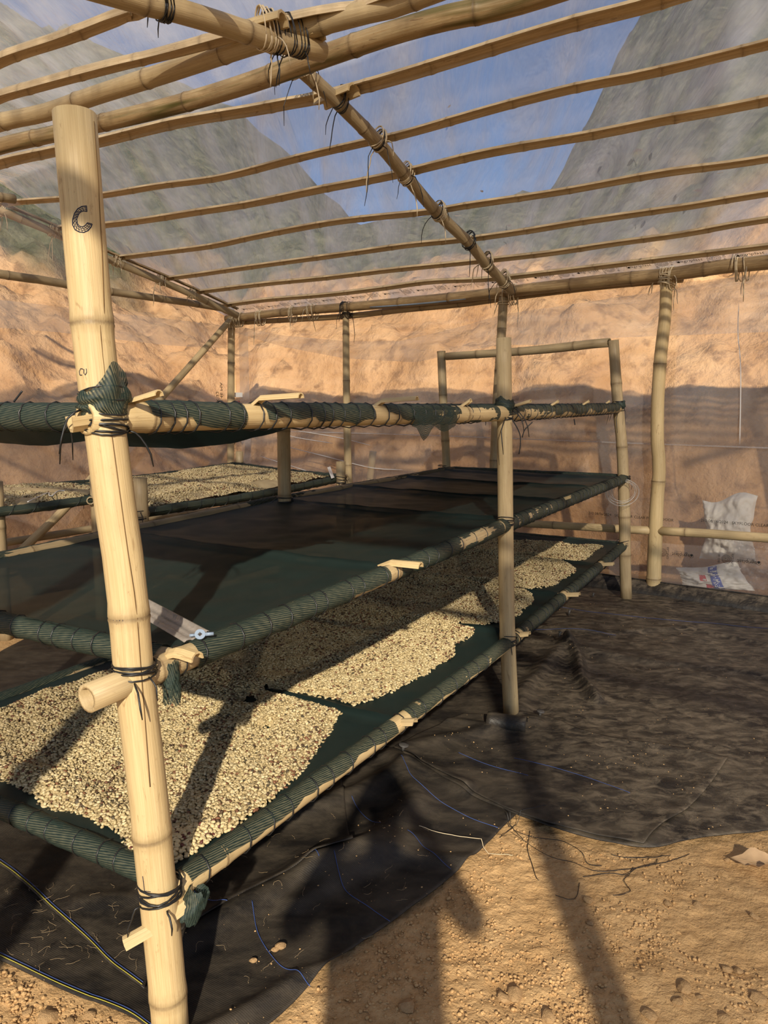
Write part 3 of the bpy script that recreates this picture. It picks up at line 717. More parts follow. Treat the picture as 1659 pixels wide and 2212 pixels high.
# things caught on the roof film: bits of leaf lying on top of it
LEAFBITS = [(1422, 298), (1372, 326), (1382, 324), (1480, 384), (1500, 412), (1508, 411), (1392, 447), (1555, 374), (1427, 472), (1041, 413), (1103, 453), (988, 466), (1305, 338), (1100, 487), (970, 230), (1410, 440)]
LM = Buf(); n = 9; v = [(0, 0, 0)] + [(.012 * cos(2 * pi * k / n) * (1 + .3 * sin(k * 2.3)), .009 * sin(2 * pi * k / n), .0015 * sin(k * 1.7)) for k in range(n)]
leaf_me = mesh_data('leaf_bit', v, [(0, 1 + k, 1 + (k + 1) % n) for k in range(n)], M['leaf'])
for k, (u, v) in enumerate(LEAFBITS):
    o = bpy.data.objects.new('leaf_bit', leaf_me); COL.objects.link(o); o.location = tuple(on_far(u, v, .075)); o.rotation_euler = (tr_far, 0, k * 1.7); o.scale = (1 + .6 * (k % 3), 1 + .4 * (k % 2), 1)
    tag(o, 'small dry leaf bit lying on the polythene roof', 'leaf', 'leaf bits on the roof film')
# a pale stake outside the back wall
st = bamboo('stake', [on_back(806, 975, .35), on_back(797, 1060, .35), V3(*(on_back(790, 1135, .35)[:2]), .0)], .040, .034, M['bam_new'], None, nodes=.5, up=tuple(e1), seed=360)
tag(st, 'pale bamboo stake standing outside behind the clear back wall', 'stake')

# ================================================================== the near drying rack, three tiers
YA0, YA1 = 1.63, 1.72
A_PX = [(161, 246), (180, 480), (198, 682), (210, 810), (228, 930), (250, 1100), (272, 1250), (288, 1440), (305, 1590), (319, 1700), (332, 1840), (349, 2000), (364, 2160), (370, 2245)]
def ya(v): return YA1 + (YA0 - YA1) * (v - 240) / 2000.0
PA = [at_y(u, v, ya(v)) for u, v in A_PX]
b0 = at_z(1106, 1556, 0); PB = [at_y(u, v, b0[1]) for u, v in [(1088, 730), (1090, 900), (1092, 1120), (1096, 1365), (1105, 1552)]]
c0 = at_z(1354, 1297, 0); PC = [at_y(u, v, c0[1]) for u, v in [(1325, 735), (1335, 880), (1343, 960), (1349, 1110), (1350, 1200), (1353, 1296)]]
ax_l = unit((PC[-1] - PA[-1]) * V3(1, 1, 0)); ax_w = V3(-ax_l[1], ax_l[0])        # along the rack / across it, away from the camera
WID = 1.48
def tier_pt(P, u, v): return at_y(u, v, P[0][1] if P is not PA else ya(v))
TIER = [[tier_pt(PA, 226, 903), tier_pt(PB, 1089, 893), tier_pt(PC, 1336, 882)],
        [tier_pt(PA, 292, 1466), tier_pt(PB, 1092, 1134), tier_pt(PC, 1348, 1034)],
        [tier_pt(PA, 347, 1942), tier_pt(PB, 1098, 1388), tier_pt(PC, 1346, 1180)]]
def tlen(k): T = TIER[k]; return np.linalg.norm((T[1] - T[0])[:2]), np.linalg.norm((T[2] - T[0])[:2])
def front(k, l):
    T = TIER[k]; lb, lc = tlen(k); l = np.asarray(l, float)
    P = np.stack([np.interp(l, [0, lb, lc], [T[0][q], T[1][q], T[2][q]]) for q in range(3)], -1)
    d0, d1 = (T[1] - T[0]) / lb, (T[2] - T[1]) / (lc - lb)
    return P + np.where(l < 0, l, 0)[..., None] * d0 + np.where(l > lc, l - lc, 0)[..., None] * d1
SLATS = {0: [.06, .48, 1.10, 1.72, 2.25, 2.9, 3.6, 4.3], 1: [.10, 1.14, 2.28, 3.1, 3.9, 4.6], 2: [1.12, 2.28, 3.12, 4.02, 4.75]}
SAG = {0: .10, 1: .035, 2: .045}
def tray_z(k, l, w):
    """net height above the line of the front rail"""
    l, w = np.asarray(l, float), np.asarray(w, float); lc = tlen(k)[1]
    s = np.sin(pi * np.clip(w / WID, 0, 1)) ** .8; e = np.clip(np.minimum(l - .02, lc + .1 - l) / .25, 0, 1)
    bay = np.ones_like(l)
    sl = [0.0] + SLATS[k] + [lc]
    for q in sl: bay = bay * (1 - .65 * np.exp(-((l - q) / .16) ** 2))
    if k == 0: bay = bay * np.where(l < .9, 1.45, .75)
    z = -SAG[k] * s * e * bay + .006 * fbm(l * 6, w * 6, 0, 17 + k, 3) * np.clip(np.minimum(w, WID - w) / .08, 0, 1)
    return z
def tray_pt(k, l, w, dz=0.0):
    P = front(k, l); return P + np.asarray(w, float)[..., None] * ax_w + (tray_z(k, l, w) + dz)[..., None] * UP

rack = thing('drying_rack', V3(.5, 3.9, 0), 'three-tier bamboo drying rack with dark green net trays and full-height posts', 'drying rack')
postA = bamboo('post', PA[::-1], .0445, .0455, M['bam_new'], rack, nodes=[.055, .245, .49, .795], up=(0, 1, 0), seed=401, seg=28, bulge=.8, wob=.01)
postB = bamboo('post', PB[::-1], .039, .035, M['bam_rack'], rack, nodes=[.225, .53], up=(0, 1, 0), seed=402, seg=20)
postC = bamboo('post', PC[::-1], .045, .040, M['bam_old'], rack, nodes=[.18, .33, .6, .84], up=(0, 1, 0), seed=403, seg=16)
yE = (TIER[1][1] + ax_w * WID)[1]; PE = [at_y(u, v, yE) for u, v in [(612, 874), (613, 960), (615, 1092)]]; PE.append(V3(PE[-1][0], PE[-1][1], -.03))
yD = (TIER[1][2] + ax_w * WID)[1]; PD = [at_y(u, v, yD) for u, v in [(953, 757), (958, 880), (965, 1022)]]; PD.append(V3(PD[-1][0] + .03, PD[-1][1], -.03))
fF = TIER[1][0] + ax_w * WID; PF_ = [V3(fF[0] - .06, fF[1], 2.0), V3(fF[0], fF[1], -.03)]
for P, s, r in ((PE, 404, .039), (PD, 405, .037), (PF_, 406, .043)):
    bamboo('post', P[::-1], r, r * .95, M['bam_old'], rack, nodes=.36, up=(0, 1, 0), seed=s, seg=14)
rail_top = bamboo('crossbar', [at_y(964, 770, yD - .03), at_y(1150, 757, (yD + PC[0][1]) / 2), at_y(1290, 742, PC[0][1] + .08), at_y(1316, 740, PC[0][1] + .02)], .033, .036, M['bam_old'], rack, nodes=.42, seed=407)

def wrapnet(name, k, l0, l1, rail_r, cover, parent, seed, edge='front', ragged=.25, mat='wrap'):
    """net folded over a rail: partial sleeve. cover(l) -> (a0, a1) angles measured from straight down on the outer side going over the top"""
    n = max(8, int((l1 - l0) / .022)); m = 15; ls = np.linspace(l0, l1, n)
    P, out, up = edge_frame(k, edge, ls)
    V, bc = [], []
    for i in range(n):
        a0, a1 = cover(ls[i]); a0 += ragged * float(vn(ls[i] * 7, 0, 0, seed)) + .5 * ragged * float(vn(ls[i] * 23, 0, 0, seed + 1)); a1 += .4 * ragged * float(vn(ls[i] * 9, 3, 0, seed))
        for j in range(m):
            a = a0 + (a1 - a0) * j / (m - 1)
            r = rail_r * (1.10 + .06 * float(vn(ls[i] * 11, a * 1.5, 0, seed + 2)) + .05 * float(vn(ls[i] * 31, a * 3, 0, seed + 3))) + .002
            p = P[i] + r * (out[i] * sin(a) - up * cos(a)) ; V.append(p); bc.append((a * rail_r + .15 * ls[i], ls[i], a))
    o = put(name, V, grid_faces(n, m), M[mat], parent, attrs={'bc': np.array(bc), 'nd': np.zeros(len(bc))})
    return o
def edge_frame(k, edge, s):
    """points along a tray edge, outward direction, up"""
    s = np.asarray(s, float); lc = tlen(k)[1]
    if edge == 'front': P = front(k, s); out = np.broadcast_to(-ax_w, P.shape)
    elif edge == 'back': P = front(k, s) + ax_w * WID; out = np.broadcast_to(ax_w, P.shape)
    elif edge == 'near': P = front(k, np.full_like(s, NEAR_L[k])) + s[:, None] * ax_w; out = np.broadcast_to(-ax_l, P.shape)
    else: P = front(k, np.full_like(s, lc + .02)) + s[:, None] * ax_w; out = np.broadcast_to(ax_l, P.shape)
    sag = EDGE_SAG.get((k, edge), 0.0)
    if sag: t = (s - s.min()) / max(1e-6, np.ptp(s)); P = P - (sag * np.sin(pi * t))[:, None] * UP
    return P, out, UP
NEAR_L = {0: .03, 1: .13, 2: .06}
EDGE_SAG = {(1, 'near'): .012, (2, 'near'): .01}
RAIL_R = {0: .034, 1: .031, 2: .030}
def lacing(k, edge, l0, l1, rail_r, parent, step, seed, name='lacing', cr=.0024):
    """one cord wound round a rail"""
    rr = random.Random(seed); turns = int((l1 - l0) / step); pts = []
    cen = l0
    for t in range(turns):
        w = step * rr.uniform(.5, 1.4)
        for q in range(10):
            a = 2 * pi * q / 10
            prog = (q / 10.0); lean = .28 * step * prog if q < 8 else .28 * step + (w - .28 * step) * (prog - .8) / .2
            pts.append((cen + lean, a))
        cen += w
        if cen > l1: break
    ls = np.array([p[0] for p in pts]); P, out, up = edge_frame(k, edge, ls)
    V = [P[i] + rail_r * 1.22 * (out[i] * sin(pts[i][1]) - up * cos(pts[i][1])) for i in range(len(pts))]
    b = Buf(); b.add(*cord(V, cr, 4)); return b.put(name, M['cord'], parent)

tray_parts = []
for k in range(3):
    lb, lc = tlen(k); r = RAIL_R[k]; l0 = NEAR_L[k]
    # net, the sheet itself
    nl, nw = 190, 64
    Lg, Wg = np.meshgrid(np.linspace(l0 - .01, lc + .05, nl), np.linspace(0, WID, nw))
    T = tray_pt(k, Lg, Wg, .018)
    for sl in SLATS[k]: T[..., 2] += .016 * np.exp(-((Lg - sl) / .022) ** 2) * np.clip(Wg / .1, 0, 1)
    net = put('tray_net', T.reshape(-1, 3), grid_faces(nw, nl), M['net'], rack); tray_parts.append(net)
    # rails
    ends = {0: (.05, .03), 1: (.13, .03), 2: (.02, .03)}[k]
    bamboo('rail', [front(k, q) for q in (-ends[0], .5, 1.2, lb, 3.2, lc + ends[1])], r * 1.06, r * .98, M['bam_new' if k != 1 else 'bam_rack'], net, nodes=.55, seed=410 + k, seg=16)
    bamboo('rail', [front(k, q) + ax_w * WID for q in (-.08, lb, lc + .05)], r, r, M['bam_old'], net, nodes=.55, seed=413 + k, seg=10)
    for e in ('near', 'far'):
        P, _, _ = edge_frame(k, e, np.linspace(.02, WID, 8)); bamboo('rail', list(P), r * .9, r * .9, M['bam_old'], net, nodes=.5, seed=416 + k, seg=10)
    # split cross slats under the net, their ends sticking out past the front rail
    for i, sl in enumerate(SLATS[k]):
        outl = {0: [.11, .17, .16, .05, .10, .05, .05, .03], 1: [.10, .12, -.03, .05, -.03, -.03], 2: [.075, .075, .10, .10, .03]}[k][i]
        lift = {0: .045, 1: .040, 2: .030}[k]
        w_in = .75 if k == 0 else WID + .05
        if k == 1 and i == 0: w_in = .0
        ws = np.array([-outl, min(.06, .5 * -outl + .03) if outl < 0 else -.005, .07, .4, .75, w_in]) if w_in > .8 else np.array([-outl, -.005, .07, .4, .75])
        if w_in == 0: ws = np.array([-outl, -.03, .03])
        P = tray_pt(k, np.full(len(ws), sl), np.clip(ws, 0, WID), 0.0) + np.minimum(ws, 0)[:, None] * ax_w + np.maximum(ws - WID, 0)[:, None] * ax_w
        P[:, 2] += np.where(ws <= .02, lift, -.004) if outl > 0 else -.004
        if k == 0: P[0, 2] += .012
        bamboo('slat', [p for p in P], .021 if k else .014, .021 if k else .016, M['bam_new' if k != 2 else 'bam_rack'], net, nodes=9.0, split=True, seed=430 + 10 * k + i)
    # rolled net over the rails
    if k == 0:
        cuts = [(.10, .42), (.50, 1.04), (1.12, 1.66), (1.74, 2.04), (2.14, 2.9), (2.9, 3.55), (3.55, lc + .04)]
        for i, (a, b_) in enumerate(cuts):
            if i < 4: cov = (lambda c: (lambda l: (.95 + (.25 if (l * 2.1) % 1 < .5 else -.35) + c, pi + 1.3)))(.1 * sin(i * 2))
            else: cov = lambda l: (1.25, pi + 1.2)
            wrapnet('net_wrap', 0, a, b_, r, cov, net, 500 + i, ragged=.55)
    elif k == 1:
        for i, (a, b_) in enumerate([(.17, .86), (.86, 1.08), (1.16, 2.08), (2.09, 2.76), (2.74, 3.6), (3.58, lc + .06)]):
            wrapnet('net_wrap', 1, a, b_, r, (lambda l: (-.35, pi + 1.5)) if i != 1 else (lambda l: (1.1, pi + 1.4)), net, 520 + i, ragged=.18)
    else:
        for i, (a, b_) in enumerate([(.07, 1.07), (1.17, 2.24), (2.32, 3.08), (3.16, 3.98), (4.06, lc + .04)]):
            wrapnet('net_wrap', 2, a, b_, r, (lambda l: (1.75, pi + 1.3)) if i < 1 else (lambda l: (1.35, pi + 1.3)) if i < 2 else (lambda l: (.35, pi + 1.3)), net, 540 + i, ragged=.3)
    wrapnet('net_wrap', k, .05, WID, r * .9, lambda l: (-.2, pi + 1.4), net, 560 + k, edge='near', ragged=.12)
    wrapnet('net_wrap', k, .02, WID, r * .9, lambda l: (.3, pi + 1.2), net, 563 + k, edge='far', ragged=.2)
    wrapnet('net_wrap', k, .05, lc, r, lambda l: (.2, pi + 1.2), net, 566 + k, edge='back', ragged=.3)
    lacing(k, 'front', .12, lb - .06, r, net, {0: .075, 1: .105, 2: .115}[k], 570 + k); lacing(k, 'front', lb + .08, lc - .03, r, net, .09, 573 + k)
    lacing(k, 'near', .08, WID, r * .9, net, .10, 576 + k)

# crumpled net and cord where the trays are tied to the posts
def net_bunch(center, axis, r, h, seed, peak=.0, pdir=None, parent=None):
    nu, nv = 36, 14; axis = unit(axis); a = unit(np.cross(axis, [0, 1, .01])); c = np.cross(axis, a); V, bc = [], []
    for j in range(nv):
        t = j / (nv - 1)
        for i in range(nu):
            q = 2 * pi * i / (nu - 1); d_ = a * cos(q) + c * sin(q)
            pk = peak * max(0.0, float(np.dot(d_, pdir))) ** 3 if pdir is not None else 0
            rad = r * (1.05 + .35 * abs(float(vn(q * 2.2, t * 3, 0, seed)))) * (1 - .12 * (2 * t - 1) ** 2)
            V.append(center + d_ * rad + axis * ((t - .5) * h + pk * max(0, t - .35) + .1 * h * float(vn(q * 3, t * 4, 2, seed)))); bc.append((q * r + t * .03, t * h, q))
    return put('net_knot', V, grid_faces(nv, nu), M['wrap'], parent, attrs={'bc': np.array(bc), 'nd': np.zeros(len(bc))})
cA = [TIER[0][0] + UP * .03, TIER[1][0], TIER[2][0]]
net_bunch(TIER[0][0] + UP * .032, UP, .047, .05, 601, .10, unit(V3(.8, -.55, 0)), postA)
net_bunch(TIER[0][1] + UP * .035, UP, .038, .05, 602, .03, unit(V3(-.6, -.6, 0)), postB)
net_bunch(TIER[0][2] + UP * .02, UP, .043, .05, 603, .03, unit(V3(.6, -.6, 0)), postC)
net_bunch(TIER[1][0] + ax_l * .07 - UP * .03 + V3(.03, 0, 0), UP, .018, .10, 604, 0, None, postA)
net_bunch(TIER[2][0] + ax_l * .05 - UP * .03 + V3(.045, -.02, 0), unit(V3(.5, .3, .9)), .026, .075, 605, 0, None, postA)
kk = 0
for P, post, rr_ in ((0, postA, .047), (1, postB, .038), (2, postC, .044)):
    for k in range(3):
        c = TIER[k][P]
        ns = {0: 10, 1: 6, 2: 7}[k] if P < 2 else 5
        lash(c + UP * (.015 if k == 0 else .02), UP, rr_, turns=ns, width=.09 if k == 0 else .045, cr=.0024, tails=5 if k == 0 else 3, tail=.13 if k == 0 else .07, seed=620 + kk).put('lashing', M['cord'], post)
        kk += 1
for P, s in ((PE, 640), (PD, 641)):
    for k in (0, 1):
        c = V3(*P[1][:2], TIER[k][1][2] + .02)
        lash(c, UP, .04, turns=6, width=.05, tails=3, tail=.1, seed=s + 3 * k).put('lashing', M['cord'], [o for o in rack.children if o.name.startswith('post')][3 if P is PE else 4])
# peg through the foot lashing of the front post, stub of top rail end
bamboo('peg', [TIER[2][0] + V3(-.075, -.05, -.075), TIER[2][0] + V3(.0, -.02, -.045), TIER[2][0] + V3(.075, .03, -.01)], .021, .021, M['bam_new'], postA, nodes=2.0, split=True, seed=650)
bamboo('peg', [TIER[0][0] + V3(-.060, -.045, -.014), TIER[0][0] + V3(-.025, -.02, -.008)], .034, .034, M['bam_new'], postA, nodes=2.0, split=True, seed=651, roll=pi)

# loose net scrap hanging from the top rail, and cord ends at the middle post
lsx = np.linspace(1.28, 1.62, 22); V, bc = [], []
for j in range(9):
    for i, l in enumerate(lsx):
        t = i / 21; hang = (.030 + .055 * math.exp(-((t - .25) / .13) ** 2) + .03 * math.exp(-((t - .75) / .2) ** 2)) * (1 - .25 * abs(float(vn(t * 13, 0, 0, 4))))
        p = front(0, np.array([l]))[0] + UP * (.030 - j / 8 * (hang + .045)) - ax_w * (.030 + .014 * sin(j / 8 * 2.6) + .006 * float(vn(t * 8, j * .4, 0, 5))); V.append(p); bc.append((j * .012 + .01 * sin(t * 9), t, 0))
put('net_scrap', V, grid_faces(9, 22), M['wrap'], tray_parts[0], attrs={'bc': np.array(bc), 'nd': np.zeros(len(bc))})
for L in ([(1106, 905), (1122, 935), (1124, 960), (1121, 981)], [(1150, 912), (1134, 928), (1128, 945)], [(1240, 905), (1242, 918)], [(30, 868), (48, 845)]):
    yy = PB[0][1] - .06 if L[0][0] > 200 else 2.05
    b = Buf(); b.add(*cord([at_y(u, v, yy) for u, v in L], .0028, 5, 14)); b.put('cord_end', M['cord'], tray_parts[0])

# writing and marks on the front post: strokes that follow its surface
def post_curve(P):
    Q = spline(P, 200); zz = Q[:, 2]; o = np.argsort(zz); return Q[o]
QA = post_curve(PA)
def on_post(u, v, lift=.0008):
    """surface point of the front post seen at a pixel"""
    d_ = unit(ray(u, v)); best = None
    p = at_y(u, v, ya(v)); c = np.array([np.interp(p[2], QA[:, 2], QA[:, q]) for q in range(3)])
    r = .0452 + lift; w = CAMP - c; dxy = d_[:2]; m = (CAMP - c)[:2]
    # ray against a vertical cylinder round the local centre
    A2 = dxy @ dxy; B2 = m @ dxy; C2 = m @ m - r * r; disc = max(B2 * B2 - A2 * C2, 0)
    t = (-B2 - math.sqrt(disc)) / A2; return CAMP + d_ * t
def stroke(buf, pts, w=.0010, n=None):
    Q = []
    for i in range(len(pts) - 1):
        for t in np.linspace(0, 1, 4, endpoint=False): Q.append((pts[i][0] + (pts[i + 1][0] - pts[i][0]) * t, pts[i][1] + (pts[i + 1][1] - pts[i][1]) * t))
    Q.append(pts[-1]); buf.add(*cord([on_post(u, v) for u, v in Q], w, 4))
def arc(cx, cy, rx, ry, a0, a1, n=16): return [(cx + rx * cos(math.radians(a)), cy + ry * sin(math.radians(a))) for a in np.linspace(a0, a1, n)]
ink = Buf()
outer = [(187, 445), (177, 446), (168, 451), (161, 461), (157, 474), (157, 486), (162, 496), (171, 501), (181, 502), (190, 498), (196, 491), (199, 484)]
inner = [(188, 457), (181, 456), (174, 458), (169, 464), (166, 473), (167, 482), (171, 488), (178, 490), (184, 487), (189, 481)]
stroke(ink, outer, .0011); stroke(ink, inner, .0009); stroke(ink, [outer[0], inner[0]], .0009); stroke(ink, [outer[-1], inner[-1]], .0009)
for t in np.linspace(.03, .97, 15):
    i = t * (len(outer) - 1); j = t * (len(inner) - 1)
    po = np.array(outer)[int(i)] * (1 - i % 1) + np.array(outer)[min(int(i) + 1, len(outer) - 1)] * (i % 1); pi_ = np.array(inner)[int(j)] * (1 - j % 1) + np.array(inner)[min(int(j) + 1, len(inner) - 1)] * (j % 1)
    stroke(ink, [tuple(po), tuple(pi_)], .0006)
for f in (.3, .62): stroke(ink, [tuple(np.array(outer)[int(t * 11)] * (1 - f) + np.array(inner)[int(t * 9)] * f) for t in np.linspace(0, 1, 12)], .0006)
ink.put('letter', M['ink'], postA)
for L in ([[(179, 797), (174, 796), (171, 802), (172, 810), (177, 810)], [(181, 797), (181, 806), (184, 810), (187, 804), (186, 796)]],
          [[(246, 1332), (244, 1345), (250, 1348)], [(252, 1349), (254, 1330), (258, 1342), (263, 1328), (266, 1347)]],
          [[(308, 1893), (312, 1925), (325, 1927)]]):
    ink = Buf()
    for s in L: stroke(ink, s, .0007)
    ink.put('letter', M['ink'], postA)
ck = Buf()
stroke(ck, [(203, 262), (213, 400), (221, 560), (226, 690)], .0009); ck.put('crack', M['crack'], postA)
ck = Buf(); stroke(ck, [(216, 700), (221, 760), (231, 850)], .0008); stroke(ck, [(241, 935), (258, 1060), (276, 1190), (290, 1280), (296, 1330), (304, 1440), (312, 1540), (324, 1700)], .0009); ck.put('crack', M['crack'], postA)
# nail heads and scars
for u, v in ((262, 996), (268, 1030)):
    pass

# ================================================================== coffee
def bean_shape(ns, sec):
    xs = np.cos(np.linspace(pi, 0, ns + 2))[1:-1]; V = [(-1, 0, 0)]
    for x in xs:
        s = math.sqrt(1 - x * x)
        for y, z in sec: V.append((x, y * s, z * s))
    V.append((1, 0, 0)); m = len(sec); Fc = []
    for j in range(m): Fc.append((0, 1 + (j + 1) % m, 1 + j))
    for i in range(ns - 1):
        for j in range(m):
            a, b_ = 1 + i * m + j, 1 + i * m + (j + 1) % m; Fc += [(a, b_, b_ + m), (a, b_ + m, a + m)]
    n = len(V) - 1
    for j in range(m): Fc.append((n, 1 + (ns - 1) * m + j, 1 + (ns - 1) * m + (j + 1) % m))
    return np.array(V, float), np.array(Fc)
SEC_HI = [(-1, 0), (-.72, .62), (0, .9), (.72, .62), (1, 0), (.68, -.42), (.12, -.5), (0, -.22), (-.12, -.5), (-.68, -.42)]
SEC_MD = [(-1, .05), (0, .88), (1, .05), (.55, -.52), (0, -.12), (-.55, -.52)]
SEC_LO = [(-1, 0), (0, .85), (1, 0), (0, -.5)]
CREAM = np.array([[.63, .50, .275], [.56, .44, .225], [.50, .385, .195], [.67, .55, .32], [.43, .33, .17]])
DARK = np.array([[.10, .025, .015], [.05, .02, .015], [.18, .06, .03], [.03, .025, .02]])
def euler_mats(rx, ry, rz):
    cx, sx, cy, sy, cz, sz = np.cos(rx), np.sin(rx), np.cos(ry), np.sin(ry), np.cos(rz), np.sin(rz)
    R = np.empty((len(rx), 3, 3))
    R[:, 0, 0] = cy * cz; R[:, 0, 1] = sx * sy * cz - cx * sz; R[:, 0, 2] = cx * sy * cz + sx * sz
    R[:, 1, 0] = cy * sz; R[:, 1, 1] = sx * sy * sz + cx * cz; R[:, 1, 2] = cx * sy * sz - sx * cz
    R[:, 2, 0] = -sy; R[:, 2, 1] = sx * cy; R[:, 2, 2] = cx * cy
    return R
def scatter_beans(pos, size, shape, dark=.08, seed=1):
    g = np.random.default_rng(seed); n = len(pos); Vb, Fb = shape
    flip = g.random(n) < .45
    rx = g.normal(0, .42, n) + np.where(flip, pi, 0); ry = g.normal(0, .32, n); rz = g.uniform(0, 2 * pi, n)
    sc = size * g.uniform(.85, 1.12, (n, 1)) * np.array([[.54, .42, .42]]) * g.uniform(.93, 1.07, (n, 3))
    R = euler_mats(rx, ry, rz)
    W = np.einsum('nij,nkj->nki', R, Vb[None] * sc[:, None, :]) + pos[:, None, :]
    isd = (g.random(n) < dark * (.4 + 1.2 * np.clip(.5 + .9 * vn(pos[:, 0] * 7, pos[:, 1] * 7, 0, 3), 0, 1)))
    col = np.where(isd[:, None], DARK[g.integers(0, len(DARK), n)], CREAM[g.integers(0, len(CREAM), n)] * g.uniform(.85, 1.08, (n, 1)))
    m = len(Vb)
    Fa = (Fb[None] + (np.arange(n) * m)[:, None, None]).reshape(-1, 3)
    return W.reshape(-1, 3), Fa, np.repeat(col, m, 0)
def coffee(name, sets, core, label):
    """uncountable beans of one tray and the layer under them, one object"""
    V, Fc, C, n = [], [], [], 0
    cv, cf = core; tri = np.vstack([cf[:, [0, 1, 2]], cf[:, [0, 2, 3]]])
    dk = np.clip(vn(cv[:, 0] * 150, cv[:, 1] * 150, 0, 5) * .5 + .5, 0, 1)[:, None]  # core darker than the beans: shade of the gaps put into its colour
    for v, f, c in [(cv, tri, np.array([[.30, .22, .11]]) * (1 - dk) + dk * np.array([[.55, .44, .24]]))] + sets: V.append(v); Fc.append(f + n); C.append(c); n += len(v)
    return tag(put(name, np.vstack(V), np.vstack(Fc), M['bean'], attrs={'bcol': np.vstack(C)}, kind='stuff'), label, 'coffee beans')

GAPS = [(1.12, .62, .042), (2.28, .30, .05), (2.02, .12, .03), (3.12, .62, .035), (4.02, .62, .03)]
def bean_mask(l, w, margin=0.0):
    lc = tlen(2)[1]
    wf = .125 + .03 * fbm(l * 4, 0, 0, 41, 3)
    for s, gw, hw in GAPS: wf = wf + .09 * np.exp(-((l - s) / .13) ** 2)
    wf = wf - .085 * np.clip((.80 - l) / .45, 0, 1)
    ln = .135 + .03 * fbm(0, w * 5, 0, 43, 3) - .065 * np.exp(-(w / .26) ** 2)
    m = (w - wf) ; m = np.minimum(m, l - ln); m = np.minimum(m, WID - .09 - w + .02 * vn(l * 5, 9, 0, 4)); m = np.minimum(m, lc - .16 - l + .05 * vn(0, w * 6, 0, 9))
    for s, gw, hw in GAPS:
        gl = np.abs(l - s + .01 * vn(w * 20, s, 0, 3)) - hw * np.clip((gw - w) / gw * 2.2, 0, 1); m = np.where(w < gw, np.minimum(m, gl), m)
    hole = np.hypot(l - .86, w - .40) - (.018 + .012 * vn(l * 60, w * 60, 0, 6)); m = np.minimum(m, hole)
    hole = np.hypot(l - 1.02, w - .62) - (.03 + .015 * vn(l * 60, w * 60, 0, 6)); m = np.minimum(m, hole)
    return m
def bean_top(l, w, m): return .020 + .030 * np.clip(m / .05, 0, 1) + .006 * fbm(l * 9, w * 9, 0, 47, 3)
# the bean layer's core, coloured darker so gaps look like beans in shade
lc2 = tlen(2)[1]; nl, nw = 420, 130
Lg, Wg = np.meshgrid(np.linspace(.1, lc2, nl), np.linspace(.05, WID, nw)); Mg = bean_mask(Lg, Wg)
T = tray_pt(2, Lg, Wg, .0) ; T[..., 2] += np.where(Mg > .004, bean_top(Lg, Wg, Mg) - .003, .012)
fc = grid_faces(nw, nl); keep = (Mg.ravel()[fc] > .004).all(1); fc = fc[keep]
used = np.unique(fc); remap = np.full(nl * nw, -1); remap[used] = np.arange(len(used))
core = (T.reshape(-1, 3)[used], remap[fc])
def grid_points(l0, l1, w0, w1, sp, g):
    L, W = np.meshgrid(np.arange(l0, l1, sp), np.arange(w0, w1, sp)); L, W = L.ravel(), W.ravel()
    return L + g.uniform(-.5, .5, len(L)) * sp, W + g.uniform(-.5, .5, len(W)) * sp
def bean_positions(l0, l1, sp, seed):
    g = np.random.default_rng(seed); l, w = grid_points(l0, l1, .04, WID, sp, g); m = bean_mask(l, w); k = m > 0
    l, w, m = l[k], w[k], m[k]; P = tray_pt(2, l, w, .0); P[:, 2] += bean_top(l, w, m) + g.uniform(-.0015, .0035, len(l)); return P, m
near, mn = bean_positions(.08, 2.05, .0092, 51); far, mf = bean_positions(2.05, lc2, .0110, 52)
# the three hundred beans that show largest are things of their own
dist = np.linalg.norm(near - CAMP, axis=1); order = np.argsort(dist)
vis = [i for i in order if near[i][0] / (near[i][1] * CP + (EYE - near[i][2]) * SP) > -.50][:290]
ind = np.zeros(len(near), bool); ind[vis] = True
hv, hf = bean_shape(5, SEC_HI)
me_c = mesh_data('coffee_bean', hv * np.array([.0072, .0056, .0056]), hf, M['bean_cream']); me_d = mesh_data('coffee_cherry', hv * np.array([.0068, .0054, .0054]), hf, M['bean_dark'])
for i in vis:
    dk = random.random() < .07
    o = bpy.data.objects.new('dried_cherry' if dk else 'coffee_bean', me_d if dk else me_c); COL.objects.link(o)
    o.location = tuple(near[i]); o.rotation_euler = (random.gauss(0, .4) + (pi if random.random() < .45 else 0), random.gauss(0, .3), random.uniform(0, 6.28)); s = random.uniform(.88, 1.1); o.scale = (s, s, s)
    if dk: tag(o, 'dark red-brown dried husk among pale beans at the front post corner of the lowest tray', 'coffee husk', 'dark husks at the front post corner')
    else: tag(o, 'cream parchment coffee bean heaped at the front post corner of the lowest tray', 'coffee bean', 'coffee beans at the front post corner')
coffee('coffee_beans', [scatter_beans(near[~ind], .0136, bean_shape(3, SEC_MD), .12, 61), scatter_beans(far, .0146, bean_shape(2, SEC_LO), .12, 62)], core, 'cream parchment coffee with dark husks drying on the lowest net tray of the tall rack')
# a few dark husks on the uppermost tray
for k, (l, w) in enumerate([(.30, .10), (.36, .16), (.40, .12), (.44, .18), (.62, .14), (.52, .09), (.27, .17), (.9, .12)]):
    p = tray_pt(0, np.array([l]), np.array([w]), .055)[0]
    o = bpy.data.objects.new('dried_cherry', me_d); COL.objects.link(o); o.location = tuple(p + UP * .0); o.scale = (1.2, 1.3, 1.2); o.rotation_euler = (k, k * 1.3, k * 2.1)
    tag(o, 'dark red dried husk resting on the uppermost net tray', 'coffee husk', 'husks on the uppermost tray')

